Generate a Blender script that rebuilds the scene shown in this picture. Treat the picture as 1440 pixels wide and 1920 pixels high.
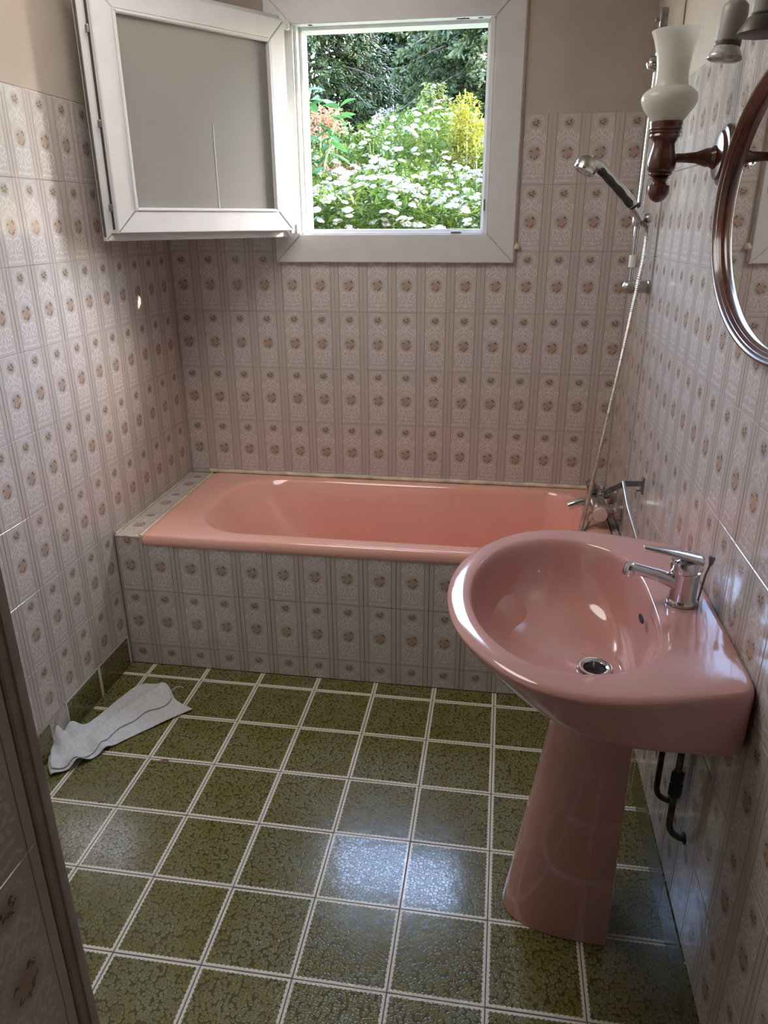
import bpy, bmesh, math, random
from mathutils import Vector, Matrix, Euler
R = math.radians
rnd = random.Random(7)
scene = bpy.context.scene
COL = scene.collection
for o in list(bpy.data.objects): bpy.data.objects.remove(o)

# ------------------------------------------------------------------ camera
cam = bpy.data.cameras.new('camera'); cam_ob = bpy.data.objects.new('camera', cam); COL.objects.link(cam_ob)
cam_ob.location = (1.1811, -2.7789, 1.4719)
cam_ob.rotation_euler = (R(68.444), R(0.295), R(8.871))
cam.sensor_fit = 'VERTICAL'; cam.sensor_height = 24.0; cam.lens = 24.0*1383.94/1920.0
cam.clip_start = 0.02
scene.camera = cam_ob
# ------------------------------------------------------------------ sky, sun, fill light, exposure
SKY_STRENGTH = 5.8
SUN_STRENGTH = 8.0
FILL_WATTS = 12.0
EXPOSURE = 0.35
world = bpy.data.worlds.new('sky'); scene.world = world; world.use_nodes = True
wn = world.node_tree.nodes; wl = world.node_tree.links
sky = wn.new('ShaderNodeTexSky'); sky.sky_type = 'NISHITA'; sky.sun_disc = False
sky.sun_elevation = R(38); sky.sun_rotation = R(65); sky.air_density = 1.0; sky.dust_density = 1.6; sky.ozone_density = 1.2
wl.new(sky.outputs[0], wn['Background'].inputs[0]); wn['Background'].inputs[1].default_value = SKY_STRENGTH
sun = bpy.data.lights.new('sun', 'SUN'); sun.energy = SUN_STRENGTH; sun.angle = R(0.6); sun.color = (1.0, 0.88, 0.68)
sun_ob = bpy.data.objects.new('sun', sun); COL.objects.link(sun_ob)
sun_ob.rotation_euler = Vector((0.86, 0.43, 0.36)).to_track_quat('Z', 'Y').to_euler()
sun_ob.location = (6, 4, 6)
fill_light = bpy.data.lights.new('ceiling_fill', 'AREA'); fill_light.shape = 'DISK'; fill_light.size = 0.9; fill_light.energy = FILL_WATTS; fill_light.color = (1.0, 0.93, 0.87)  # added soft fill under the ceiling, not a fitting of the room
fill_ob = bpy.data.objects.new('ceiling_fill', fill_light); COL.objects.link(fill_ob); fill_ob.location = (0.42, -1.22, 2.40)
portal = bpy.data.lights.new('window_portal', 'AREA'); portal.shape = 'RECTANGLE'; portal.size = 0.72; portal.size_y = 0.74; portal.cycles.is_portal = True
portal_ob = bpy.data.objects.new('window_portal', portal); COL.objects.link(portal_ob); portal_ob.location = (0.78, 0.33, 1.75); portal_ob.rotation_euler = (R(-90), 0, 0)
vs = scene.view_settings; vs.view_transform = 'Standard'; vs.look = 'None'; vs.exposure = EXPOSURE; vs.gamma = 1.0; vs.use_curve_mapping = False
scene.display_settings.display_device = 'sRGB'
scene.cycles.use_denoising = True
scene.cycles.max_bounces = 14; scene.cycles.diffuse_bounces = 8; scene.cycles.glossy_bounces = 6; scene.cycles.transmission_bounces = 8
scene.cycles.sample_clamp_indirect = 6.0; scene.cycles.caustics_reflective = False; scene.cycles.caustics_refractive = False

# ------------------------------------------------------------------ room numbers (metres)
XL, XR = -0.070, 1.604           # left and right wall faces
C, RW = 0.107, 0.2139            # wall tile pitch
ZT = 1.7955                      # top of the tiling
YP = -0.674                      # face of the bath panel
F = 0.2                          # floor tile pitch
FX0, FY0 = 0.0179, -0.7463
YREAR, ZC = -3.35, 2.46
YQ, XQ = -2.282, 0.780            # near wall block: far end and face
WX0, WX1, WZ0, WZ1 = 0.44, 1.112, 1.418, 2.085    # window opening
YC = -1.475                      # washbasin axis

# ------------------------------------------------------------------ node helpers
class G:
    def __init__(s, name):
        s.m = bpy.data.materials.new(name); s.m.use_nodes = True
        s.t = s.m.node_tree; s.n = s.t.nodes; s.l = s.t.links; s.b = s.n['Principled BSDF']
    def new(s, kind, **kw):
        n = s.n.new(kind)
        for k, v in kw.items(): setattr(n, k, v)
        return n
    def put(s, sock, v):
        if hasattr(v, 'is_output'): s.l.new(v, sock)
        else: sock.default_value = v
    def math(s, op, a, b=None, c=None, clamp=False):
        n = s.new('ShaderNodeMath', operation=op, use_clamp=clamp)
        s.put(n.inputs[0], a)
        if b is not None: s.put(n.inputs[1], b)
        if c is not None: s.put(n.inputs[2], c)
        return n.outputs[0]
    def step(s, v, e0, e1):                       # 1 at e0 falling to 0 at e1 (or rising)
        n = s.new('ShaderNodeMapRange', interpolation_type='SMOOTHSTEP')
        s.put(n.inputs[0], v); n.inputs[1].default_value = min(e0, e1); n.inputs[2].default_value = max(e0, e1)
        a, b = (1, 0) if e0 < e1 else (0, 1)
        n.inputs[3].default_value = a; n.inputs[4].default_value = b
        return n.outputs[0]
    def mix(s, f, a, b):
        n = s.new('ShaderNodeMix', data_type='RGBA')
        s.put(n.inputs[0], f); s.put(n.inputs[6], a if hasattr(a, 'is_output') else (*a, 1)); s.put(n.inputs[7], b if hasattr(b, 'is_output') else (*b, 1))
        return n.outputs[2]
    def noise(s, scale, detail=2, vec=None, rough=0.5):
        n = s.new('ShaderNodeTexNoise'); n.inputs['Scale'].default_value = scale; n.inputs['Detail'].default_value = detail; n.inputs['Roughness'].default_value = rough
        if vec is not None: s.l.new(vec, n.inputs['Vector'])
        return n
    def coord(s, which='Object'): return s.new('ShaderNodeTexCoord').outputs[which]
    def bump(s, h, strength=0.2, dist=0.001):
        n = s.new('ShaderNodeBump'); n.inputs['Strength'].default_value = strength; n.inputs['Distance'].default_value = dist
        s.l.new(h, n.inputs['Height']); s.l.new(n.outputs[0], s.b.inputs['Normal'])
    def set(s, **kw):
        for k, v in kw.items():
            k = k.replace('_', ' ')
            if isinstance(v, tuple) and len(v) == 3: v = (*v, 1)
            s.put(s.b.inputs[k], v)
        return s

def plain(name, col, rough=0.5, metal=0.0, var=0.06, scale=40, bump=0.0, spec=0.5, coat=0.0):
    g = G(name); v = g.coord('Object'); n = g.noise(scale, 3, v)
    f = g.step(n.outputs[0], 0.7, 0.3)
    dark = tuple(c*(1-var) for c in col); lite = tuple(min(1, c*(1+var)) for c in col)
    g.set(Base_Color=g.mix(f, lite, dark), Roughness=rough, Metallic=metal, Specular_IOR_Level=spec)
    if coat: g.set(Coat_Weight=coat, Coat_Roughness=0.06)
    if bump: g.bump(n.outputs[0], bump, 0.002)
    return g.m

def make_wall_tile():
    g = G('flowered_wall_tile')
    uv = g.coord('UV')
    sep = g.new('ShaderNodeSeparateXYZ'); g.l.new(uv, sep.inputs[0])
    x = g.math('SUBTRACT', sep.outputs[0], 0.5); y = g.math('MULTIPLY', sep.outputs[1], 2.0)
    ax = g.math('ABSOLUTE', x)
    info = g.new('ShaderNodeObjectInfo')
    cm = g.new('ShaderNodeCombineXYZ'); g.l.new(ax, cm.inputs[0]); g.l.new(y, cm.inputs[1])
    cp = g.new('ShaderNodeCombineXYZ'); g.l.new(x, cp.inputs[0]); g.l.new(y, cp.inputs[1])
    nz = g.noise(13, 1, cp.outputs[0]); nz.noise_dimensions = '2D'
    off = g.new('ShaderNodeVectorMath', operation='MULTIPLY_ADD')
    g.l.new(nz.outputs[1], off.inputs[0]); off.inputs[1].default_value = (0.05, 0.05, 0); g.l.new(cm.outputs[0], off.inputs[2])
    mv = off.outputs[0]; pv = cp.outputs[0]
    def ell(vec, items, shift=(0, 0)):
        acc = None
        for it in items:
            ex, ey, rx, ry = it[:4]; rot = it[4] if len(it) > 4 else 0
            mp = g.new('ShaderNodeMapping', vector_type='TEXTURE')
            mp.inputs[1].default_value = (ex+shift[0], ey+shift[1], 0); mp.inputs[2].default_value = (0, 0, R(rot)); mp.inputs[3].default_value = (rx, ry, 1)
            g.l.new(vec, mp.inputs[0])
            ln = g.new('ShaderNodeVectorMath', operation='LENGTH'); g.l.new(mp.outputs[0], ln.inputs[0])
            acc = ln.outputs['Value'] if acc is None else g.math('MINIMUM', acc, ln.outputs['Value'])
        return acc
    lace = [(.06, 1.50, .018, .085, -20), (.15, 1.47, .022, .085, 35), (.25, 1.40, .022, .085, -25), (.31, 1.33, .02, .07, 10), (0, 1.40, .035, .045),
            (.08, 1.36, .06, .022, 15), (.17, 1.31, .07, .02, -25), (0, 1.28, .025, .05), (.07, 1.23, .05, .018, 30), (.25, 1.24, .05, .02, 40),
            (.14, .64, .10, .024, 12), (.26, .58, .022, .075, 15), (.19, .49, .065, .022, 30), (.09, .52, .02, .075, -25), (.28, .44, .04, .022, -25),
            (.12, .39, .028, .06, 30), (0, .36, .022, .11), (.07, .25, .065, .022, 12), (0, .22, .04, .035), (.20, .26, .06, .02, -25),
            (.12, .10, .10, .02, 8), (.28, .11, .06, .022, -40), (0, .12, .05, .02), (.22, .37, .02, .05, 30)]
    nf = g.noise(26, 1, cp.outputs[0]); nf.noise_dimensions = '2D'
    of2 = g.new('ShaderNodeVectorMath', operation='MULTIPLY_ADD')
    g.l.new(nf.outputs[1], of2.inputs[0]); of2.inputs[1].default_value = (0.10, 0.10, 0); g.l.new(cp.outputs[0], of2.inputs[2])
    fv = of2.outputs[0]; SH = (.05, .05)
    dl = ell(mv, lace, (0.025, 0.025))
    halo = ell(pv, [(0, 1.73, .24, .22), (0, .90, .30, .30)])
    petal = ell(fv, [(-.02, .93, .075, .065), (.05, .88, .07, .075), (0, .81, .07, .075), (-.06, .86, .05, .05)], SH)
    pet2 = ell(fv, [(.0, 1.73, .085, .065)], SH)
    leaf = ell(fv, [(-.12, .95, .05, .022, 25), (.085, 1.02, .045, .02, 60), (.135, .98, .035, .018, -25), (.075, .78, .05, .02, 55), (.125, .84, .045, .018, 15), (.02, .74, .018, .035), (-.09, .78, .035, .018, -35),
                    (-.04, 1.70, .05, .022, 10), (.055, 1.79, .035, .018, 55), (.04, 1.67, .05, .02, -8), (-.07, 1.76, .025, .016, 40), (.09, 1.74, .025, .016, 20)], SH)
    base = (.505, .455, .425); band = (.475, .42, .385); dark = (.20, .155, .135); white = (.67, .635, .61)
    rv = g.math('MULTIPLY', info.outputs['Random'], 0.6)
    c = g.mix(rv, base, (.49, .45, .425))
    c = g.mix(g.step(ax, .372, .362), c, band)
    w = g.new('ShaderNodeMath', operation='SINE'); g.put(w.inputs[0], g.math('MULTIPLY', ax, 190.0))
    fine = g.math('MULTIPLY', g.step(ax, .385, .375), g.step(w.outputs[0], 0.9, 0.1))
    c = g.mix(g.math('MULTIPLY', fine, 0.5), c, (.56, .51, .47))
    ln = g.math('ABSOLUTE', g.math('SUBTRACT', ax, .366))
    rr_ = g.math('MULTIPLY', g.step(halo, 1.0, 1.25), g.step(halo, .98, .70))
    rays = g.step(nf.outputs[0], .62, .42)
    c = g.mix(g.math('MULTIPLY', g.math('MULTIPLY', rr_, rays), .75), c, white)
    c = g.mix(g.math('MULTIPLY', g.step(dl, .80, 1.30), .80), c, white)
    c = g.mix(g.math('MULTIPLY', g.step(halo, .25, .85), .72), c, (.315, .28, .22))
    c = g.mix(g.math('MULTIPLY', g.step(petal, .7, 1.15), .70), c, (.46, .285, .20))
    c = g.mix(g.math('MULTIPLY', g.step(pet2, .6, 1.1), .5), c, (.36, .27, .15))
    c = g.mix(g.math('MULTIPLY', g.step(leaf, .75, 1.2), .88), c, (.10, .072, .032))
    c = g.mix(g.math('MULTIPLY', g.step(ln, .004, .012), .9), c, dark)
    g.set(Base_Color=c, Roughness=.12, Specular_IOR_Level=.5)
    o = g.coord('Object'); b = g.noise(34, 3, o)
    g.bump(b.outputs[0], .14, .004)
    return g.m

def make_floor_tile():
    g = G('olive_floor_tile')
    uv = g.coord('UV'); info = g.new('ShaderNodeObjectInfo')
    sep = g.new('ShaderNodeSeparateXYZ'); g.l.new(uv, sep.inputs[0]); u, v = sep.outputs[0], sep.outputs[1]
    dx = g.math('MINIMUM', u, g.math('SUBTRACT', 1.0, u)); dy = g.math('MINIMUM', v, g.math('SUBTRACT', 1.0, v))
    def scal(t):
        s_ = g.math('ABSOLUTE', g.math('SINE', g.math('MULTIPLY', t, math.pi*19)))
        return g.math('MULTIPLY_ADD', g.math('SQRT', s_), .016, .019)
    m1 = g.step(g.math('SUBTRACT', dx, scal(v)), -.003, .003); m2 = g.step(g.math('SUBTRACT', dy, scal(u)), -.003, .003)
    border = g.math('MAXIMUM', m1, m2)
    sh = g.new('ShaderNodeVectorMath', operation='MULTIPLY_ADD'); g.l.new(info.outputs['Random'], sh.inputs[0]); sh.inputs[1].default_value = (37, 53, 11); g.l.new(uv, sh.inputs[2])
    # wobbling bubbles
    wob = g.noise(9, 1, sh.outputs[0])
    sv = g.new('ShaderNodeVectorMath', operation='MULTIPLY_ADD'); g.l.new(wob.outputs[1], sv.inputs[0]); sv.inputs[1].default_value = (.05, .05, 0); g.l.new(sh.outputs[0], sv.inputs[2])
    vo = g.new('ShaderNodeTexVoronoi', voronoi_dimensions='2D', feature='F1'); vo.inputs['Scale'].default_value = 23; g.l.new(sv.outputs[0], vo.inputs['Vector'])
    sr = g.new('ShaderNodeSeparateColor'); g.l.new(vo.outputs['Color'], sr.inputs[0])
    rad = g.math('MULTIPLY_ADD', sr.outputs[1], .22, .46)
    line = g.step(g.math('SUBTRACT', rad, vo.outputs['Distance']), -.01, .09)
    ringd = g.math('ABSOLUTE', g.math('SUBTRACT', vo.outputs['Distance'], .17))
    ring = g.math('MULTIPLY', g.step(ringd, .03, .08), g.step(sr.outputs[0], .60, .50))
    ve = g.new('ShaderNodeTexVoronoi', voronoi_dimensions='2D', feature='DISTANCE_TO_EDGE'); ve.inputs['Scale'].default_value = 23; g.l.new(sv.outputs[0], ve.inputs['Vector'])
    line = g.math('MAXIMUM', line, g.step(ve.outputs['Distance'], .025, .075))
    pat = g.math('MAXIMUM', line, ring)
    big = g.noise(3.2, 2, sh.outputs[0])
    lite = g.mix(g.step(big.outputs[0], .68, .36), (.185, .185, .080), (.175, .150, .040))
    c = g.mix(g.math('MULTIPLY', pat, .85), lite, (.048, .038, .008))
    c = g.mix(border, c, (.68, .65, .56))
    g.set(Base_Color=c, Roughness=g.math('MULTIPLY_ADD', pat, .08, .12), Specular_IOR_Level=.5)
    hn = g.noise(7, 2, sh.outputs[0])
    h = g.math('ADD', g.math('MULTIPLY', pat, -.22), g.math('MULTIPLY', hn.outputs[0], .5))
    g.bump(h, .15, .004)
    return g.m

def make_plaster():
    g = G('beige_painted_plaster'); v = g.coord('Object')
    n = g.noise(6, 3, v); f = g.noise(180, 2, v)
    c = g.mix(g.step(n.outputs[0], .65, .35), (.46, .40, .34), (.42, .36, .305))
    g.set(Base_Color=c, Roughness=.75); g.bump(f.outputs[0], .25, .001); return g.m

def make_leaf(name, a, b, tipcol=None, trans=0.25, rough=.5):
    g = G(name); v = g.coord('Object'); n = g.noise(5, 3, v)
    c = g.mix(g.step(n.outputs[0], .62, .38), a, b)
    if tipcol:
        at = g.new('ShaderNodeAttribute', attribute_name='tip')
        c = g.mix(at.outputs['Fac'], c, tipcol)
    g.set(Base_Color=c, Roughness=rough, Specular_IOR_Level=.25)
    if trans:
        tr = g.new('ShaderNodeBsdfTranslucent'); g.l.new(c, tr.inputs[0])
        mx = g.new('ShaderNodeMixShader'); mx.inputs[0].default_value = trans
        g.l.new(g.b.outputs[0], mx.inputs[1]); g.l.new(tr.outputs[0], mx.inputs[2]); g.l.new(mx.outputs[0], g.n['Material Output'].inputs[0])
    return g.m

def make_wood():
    g = G('dark_red_varnished_wood'); v = g.coord('Object')
    mp = g.new('ShaderNodeMapping'); mp.inputs[3].default_value = (30, 30, 4); g.l.new(v, mp.inputs[0])
    n = g.noise(3, 4, mp.outputs[0])
    c = g.mix(g.step(n.outputs[0], .65, .35), (.115, .030, .012), (.058, .016, .008))
    g.set(Base_Color=c, Roughness=.28, Coat_Weight=.6, Coat_Roughness=.12); return g.m

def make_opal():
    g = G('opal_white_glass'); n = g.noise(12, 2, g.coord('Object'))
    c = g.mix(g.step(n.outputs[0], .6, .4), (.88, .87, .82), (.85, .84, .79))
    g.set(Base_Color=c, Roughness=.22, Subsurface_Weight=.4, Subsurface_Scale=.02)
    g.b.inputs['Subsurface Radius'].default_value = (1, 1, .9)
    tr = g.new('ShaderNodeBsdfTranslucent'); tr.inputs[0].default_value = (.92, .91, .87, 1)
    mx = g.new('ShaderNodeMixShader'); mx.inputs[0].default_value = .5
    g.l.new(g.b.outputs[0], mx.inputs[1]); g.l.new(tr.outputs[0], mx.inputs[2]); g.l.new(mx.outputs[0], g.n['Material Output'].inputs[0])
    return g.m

def make_pane():
    g = G('frosted_window_glass'); n = g.noise(3, 2, g.coord('Object'))
    c = g.mix(g.step(n.outputs[0], .65, .35), (.90, .89, .84), (.85, .84, .79))
    g.set(Base_Color=c, Roughness=.42, Transmission_Weight=.75, IOR=1.2)
    return g.m

def make_enamel(name, a, b):
    g = G(name); v = g.coord('Object'); n = g.noise(3, 3, v); n2 = g.noise(14, 4, v)
    c = g.mix(g.step(n.outputs[0], .62, .38), a, b)
    r = g.math('MULTIPLY_ADD', n2.outputs[0], .08, .05)
    g.set(Base_Color=c, Roughness=r, Specular_IOR_Level=.6, Coat_Weight=.3, Coat_Roughness=.05); return g.m

M = dict(
    wt=make_wall_tile(), ft=make_floor_tile(), plaster=make_plaster(), wood=make_wood(), opal=make_opal(), pane=make_pane(),
    grout=plain('pale_grout', (.50, .47, .43), .8, var=.15, scale=60, bump=.3),
    fgrout=plain('dark_joint', (.10, .10, .11), .85, var=.2, scale=80, bump=.3),
    cement=plain('rough_cement', (.42, .33, .28), .9, var=.25, scale=50, bump=.8),
    ceiling=plain('ceiling_paint', (.60, .56, .51), .8, scale=8, bump=.1),
    pvc=plain('white_plastic', (.64, .64, .645), .32, var=.03, scale=15),
    pvcdark=plain('weathered_seal', (.10, .10, .095), .6, var=.2),
    black=plain('black_rubber', (.018, .018, .02), .45, var=.3, scale=60, bump=.2),
    chrome=plain('chrome', (.72, .73, .74), .10, 1.0, var=.05, scale=70),
    satin=plain('satin_chrome', (.52, .50, .47), .30, 1.0, var=.12, scale=60),
    steel=plain('dull_steel', (.30, .30, .30), .35, .9, var=.25, scale=50),
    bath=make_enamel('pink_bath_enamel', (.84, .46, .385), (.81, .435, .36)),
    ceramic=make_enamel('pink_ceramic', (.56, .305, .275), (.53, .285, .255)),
    caulk=plain('cream_sealant', (.66, .58, .46), .55, var=.18, scale=25, bump=.3),
    trimwood=plain('brown_painted_moulding', (.33, .28, .24), .5, var=.12, scale=20, bump=.1),
    mirror=plain('silvered_glass', (.88, .88, .86), .01, 1.0, var=.01, scale=5),
    lampgrey=plain('grey_lamp_housing', (.36, .35, .33), .4, var=.06),
    lampdark=plain('dark_lamp_rim', (.10, .085, .075), .4, var=.1),
    glass=plain('ribbed_reflector_glass', (.62, .62, .57), .16, .10, var=.25, scale=120, bump=.3),
    knob=plain('pale_knob_cap', (.68, .55, .52), .25, var=.05),
    pipe=plain('tarnished_copper_pipe', (.075, .075, .05), .5, .5, var=.5, scale=35, bump=.4),
    chip=plain('brown_chip', (.17, .10, .07), .9, var=.5, scale=150, bump=.5),
    cloth=plain('grey_blue_cloth', (.56, .59, .62), .95, var=.08, scale=90, bump=.6),
    red=plain('red_dot', (.35, .03, .02), .3),
    white=plain('white_clip_plastic', (.70, .66, .58), .4, var=.05),
    stucco=plain('outside_render', (.55, .52, .47), .9, bump=.4),
    lawn=plain('lawn', (.06, .11, .02), .9, var=.5, scale=20, bump=.5),
    bark=plain('bark', (.07, .05, .035), .9, var=.5, scale=30, bump=.8),
    stem=plain('pale_stem', (.16, .17, .07), .8, var=.3),
    elder=make_leaf('elder_leaf', (.034, .064, .010), (.062, .088, .013), trans=.35),
    umbel=plain('cream_umbel', (.105, .102, .066), .9, var=.45, scale=45, bump=.8),
    umbelwarm=plain('yellowish_umbel', (.120, .112, .055), .9, var=.45, scale=45, bump=.8),
    spruce=make_leaf('spruce_needles', (.007, .018, .006), (.012, .025, .008), (.060, .075, .016), .15),
    fir=make_leaf('young_fir_needles', (.030, .060, .010), (.045, .075, .011), (.17, .18, .025), .25),
    broad=make_leaf('broad_green_leaf', (.03, .085, .027), (.05, .12, .033), trans=.35, rough=.3),
    yellow=make_leaf('yellow_leaf', (.155, .135, .012), (.125, .13, .016), trans=.35),
    pinkleaf=make_leaf('pink_young_leaf', (.26, .11, .07), (.22, .14, .06), trans=.35),
    blossom=plain('white_blossom', (.30, .30, .29), .9, var=.1, scale=30),
)

# ------------------------------------------------------------------ object helpers
def mesh_of(name, bm, mat, smooth=None, normals=True):
    if normals: bmesh.ops.recalc_face_normals(bm, faces=bm.faces)
    me = bpy.data.meshes.new(name); bm.to_mesh(me); bm.free()
    if mat: me.materials.append(mat)
    if smooth is not None:
        me.polygons.foreach_set('use_smooth', [True]*len(me.polygons)); me.set_sharp_from_angle(angle=R(smooth))
    return me
def link(o, parent=None):
    COL.objects.link(o)
    if parent: o.parent = parent
    return o
def obj(name, bm, mat, parent=None, smooth=None, label=None, normals=True):
    o = link(bpy.data.objects.new(name, mesh_of(name, bm, mat, smooth, normals)), parent)
    if label: o['label'] = label
    return o
def tag(o, label, cat, group=None, kind=None):
    o['label'] = label; o['category'] = cat
    if group: o['group'] = group
    if kind: o['kind'] = kind
    return o
def thing(name, label, cat, loc=(0, 0, 0), group=None):
    o = link(bpy.data.objects.new(name, None)); o.empty_display_size = .05
    o.location = loc; tag(o, label, cat, group)
    return o
def box(bm, x0, x1, y0, y1, z0, z1, bev=0):
    vs_ = [bm.verts.new(p) for p in [(x0, y0, z0), (x1, y0, z0), (x1, y1, z0), (x0, y1, z0), (x0, y0, z1), (x1, y0, z1), (x1, y1, z1), (x0, y1, z1)]]
    fs = [bm.faces.new([vs_[i] for i in q]) for q in [(0, 3, 2, 1), (4, 5, 6, 7), (0, 1, 5, 4), (1, 2, 6, 5), (2, 3, 7, 6), (3, 0, 4, 7)]]
    if bev:
        es = list({e for f in fs for e in f.edges})
        bmesh.ops.bevel(bm, geom=es, offset=bev, segments=2, profile=.5, affect='EDGES')
    return bm
def bx(*a, bev=0): return box(bmesh.new(), *a, bev=bev)
def loft(bm, rings, close=True, cap0=True, cap1=True):
    prev = None; first = None
    for r in rings:
        cur = [bm.verts.new(p) for p in r]
        if prev:
            n = len(cur); rng = range(n) if close else range(n-1)
            for i in rng:
                j = (i+1) % n
                bm.faces.new([prev[i], prev[j], cur[j], cur[i]])
        else: first = cur
        prev = cur
    if cap0: bm.faces.new(list(reversed(first)))
    if cap1: bm.faces.new(prev)
    return bm
def frame_axes(d):
    d = Vector(d).normalized(); a = Vector((0, 0, 1)) if abs(d.z) < .9 else Vector((0, 1, 0))
    u = d.cross(a).normalized(); return u, d.cross(u).normalized()
def lathe(bm, prof, origin=(0, 0, 0), axis=(0, 0, 1), seg=32, cap=True):
    """prof: (distance along axis, radius)"""
    o = Vector(origin); d = Vector(axis).normalized(); u, w = frame_axes(d)
    rings = [[o + d*h + (u*math.cos(t)+w*math.sin(t))*max(r, 1e-4) for t in (2*math.pi*i/seg for i in range(seg))] for h, r in prof]
    return loft(bm, rings, True, cap, cap)
def spline(pts, n=8):
    P = [Vector(p) for p in pts]; out = []
    for i in range(len(P)-1):
        p0, p1, p2, p3 = P[max(i-1, 0)], P[i], P[i+1], P[min(i+2, len(P)-1)]
        for k in range(n):
            t = k/n
            out.append(.5*((2*p1)+(p2-p0)*t+(2*p0-5*p1+4*p2-p3)*t*t+(3*p1-p0-3*p2+p3)*t**3))
    return out+[P[-1]]
def tube(bm, pts, r, seg=12, cap=True):
    P = [Vector(p) for p in pts]; rings = []; u = None
    for i, p in enumerate(P):
        d = (P[min(i+1, len(P)-1)]-P[max(i-1, 0)]).normalized()
        if u is None: u, _ = frame_axes(d)
        u = (u-d*u.dot(d)).normalized(); w = d.cross(u)
        rr = r[i] if isinstance(r, (list, tuple)) else (r(i/(len(P)-1)) if callable(r) else r)
        rings.append([p+(u*math.cos(t)+w*math.sin(t))*rr for t in (2*math.pi*k/seg for k in range(seg))])
    return loft(bm, rings, True, cap, cap)
def rrect(cx, cy, hx, hy, r, z, n=10, m=6):
    """rounded rectangle ring with fixed point count; r: radius or four radii (++ , -+, --, +-)"""
    rs = r if isinstance(r, (list, tuple)) else [r]*4
    pts = []; cor = [(1, 1), (-1, 1), (-1, -1), (1, -1)]
    arcs = []
    for k, (sx, sy) in enumerate(cor):
        q = min(rs[k], hx, hy); ox, oy = cx+sx*(hx-q), cy+sy*(hy-q)
        arcs.append([(ox+q*math.cos(R(90*k+90*i/n)), oy+q*math.sin(R(90*k+90*i/n))) for i in range(n+1)])
    for k in range(4):
        pts += arcs[k]
        a, b = arcs[k][-1], arcs[(k+1) % 4][0]
        pts += [(a[0]+(b[0]-a[0])*i/(m+1), a[1]+(b[1]-a[1])*i/(m+1)) for i in range(1, m+1)]
    return [Vector((x, y, z)) for x, y in pts]

# ------------------------------------------------------------------ tiles
_tiles = {}
def tile_mesh(name, mat, w, h, u0, u1, v0, v1, t=.007, b=.0009):
    key = (name, mat.name, round(w, 4), round(h, 4), round(u0, 3), round(u1, 3), round(v0, 3), round(v1, 3))
    if key in _tiles: return _tiles[key]
    bm = bmesh.new(); lay = bm.loops.layers.uv.new('UVMap')
    def ring(i, z): return [bm.verts.new(p) for p in ((i, i, z), (w-i, i, z), (w-i, h-i, z), (i, h-i, z))]
    r0, r1, r2 = ring(0, -t), ring(0, -b), ring(b, 0)
    bm.faces.new(r2)
    for a, c in ((r0, r1), (r1, r2)):
        for i in range(4): bm.faces.new([a[i], a[(i+1) % 4], c[(i+1) % 4], c[i]])
    for f in bm.faces:
        for l in f.loops: l[lay].uv = (u0+(u1-u0)*l.vert.co.x/w, v0+(v1-v0)*l.vert.co.y/h)
    me = bpy.data.meshes.new(name); bm.to_mesh(me); bm.free(); me.materials.append(mat)
    _tiles[key] = me; return me
def lay_tiles(parent, mat, origin, U, V, ua, ub, va, vb, u_off, v_off, pu, pv, gap=.0012, tilt=.15, holes=(), name='tile', uvfix=None, seed=1):
    """tiles on the plane origin+U*u+V*v, lattice lines at u_off+k*pu / v_off+m*pv, clipped to ua..ub, va..vb"""
    rr = random.Random(seed); U = Vector(U); V = Vector(V); N = U.cross(V); O = Vector(origin)
    k0, k1 = math.floor((ua-u_off)/pu+1e-4), math.ceil((ub-u_off)/pu-1e-4)
    m0, m1 = math.floor((va-v_off)/pv+1e-4), math.ceil((vb-v_off)/pv-1e-4)
    count = 0
    for m in range(m0, m1):
        for k in range(k0, k1):
            a0, b0 = u_off+k*pu, v_off+m*pv
            rects = [(max(a0, ua), min(a0+pu, ub), max(b0, va), min(b0+pv, vb))]
            for hx0, hx1, hz0, hz1 in holes:
                nr = []
                for x0, x1, z0, z1 in rects:
                    if x1 <= hx0+1e-6 or x0 >= hx1-1e-6 or z1 <= hz0+1e-6 or z0 >= hz1-1e-6: nr.append((x0, x1, z0, z1)); continue
                    if x0 < hx0: nr.append((x0, hx0, z0, z1))
                    if x1 > hx1: nr.append((hx1, x1, z0, z1))
                    xa, xb = max(x0, hx0), min(x1, hx1)
                    if z0 < hz0: nr.append((xa, xb, z0, hz0))
                    if z1 > hz1: nr.append((xa, xb, hz1, z1))
                rects = nr
            for x0, x1, z0, z1 in rects:
                if x1-x0 < .008 or z1-z0 < .008: continue
                w, h = x1-x0-gap, z1-z0-gap
                uv = ((x0-a0)/pu, (x1-a0)/pu, (z0-b0)/pv, (z1-b0)/pv)
                if uvfix: uv = uvfix(uv)
                o = bpy.data.objects.new(name, tile_mesh(name, mat, w, h, *uv)); COL.objects.link(o); o.parent = parent
                p = O+U*(x0+gap/2)+V*(z0+gap/2)
                t1, t2 = rr.gauss(0, R(tilt)), rr.gauss(0, R(tilt))
                mtx = Matrix((U, V, N)).transposed().to_4x4()
                hc_ = Matrix.Translation((w/2, h/2, 0)); hi_ = Matrix.Translation((-w/2, -h/2, 0))
                o.matrix_world = Matrix.Translation(p) @ mtx @ hc_ @ Euler((max(-.006, min(.006, t1)), max(-.006, min(.006, t2)), 0)).to_matrix().to_4x4() @ hi_
                count += 1
    return count

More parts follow.
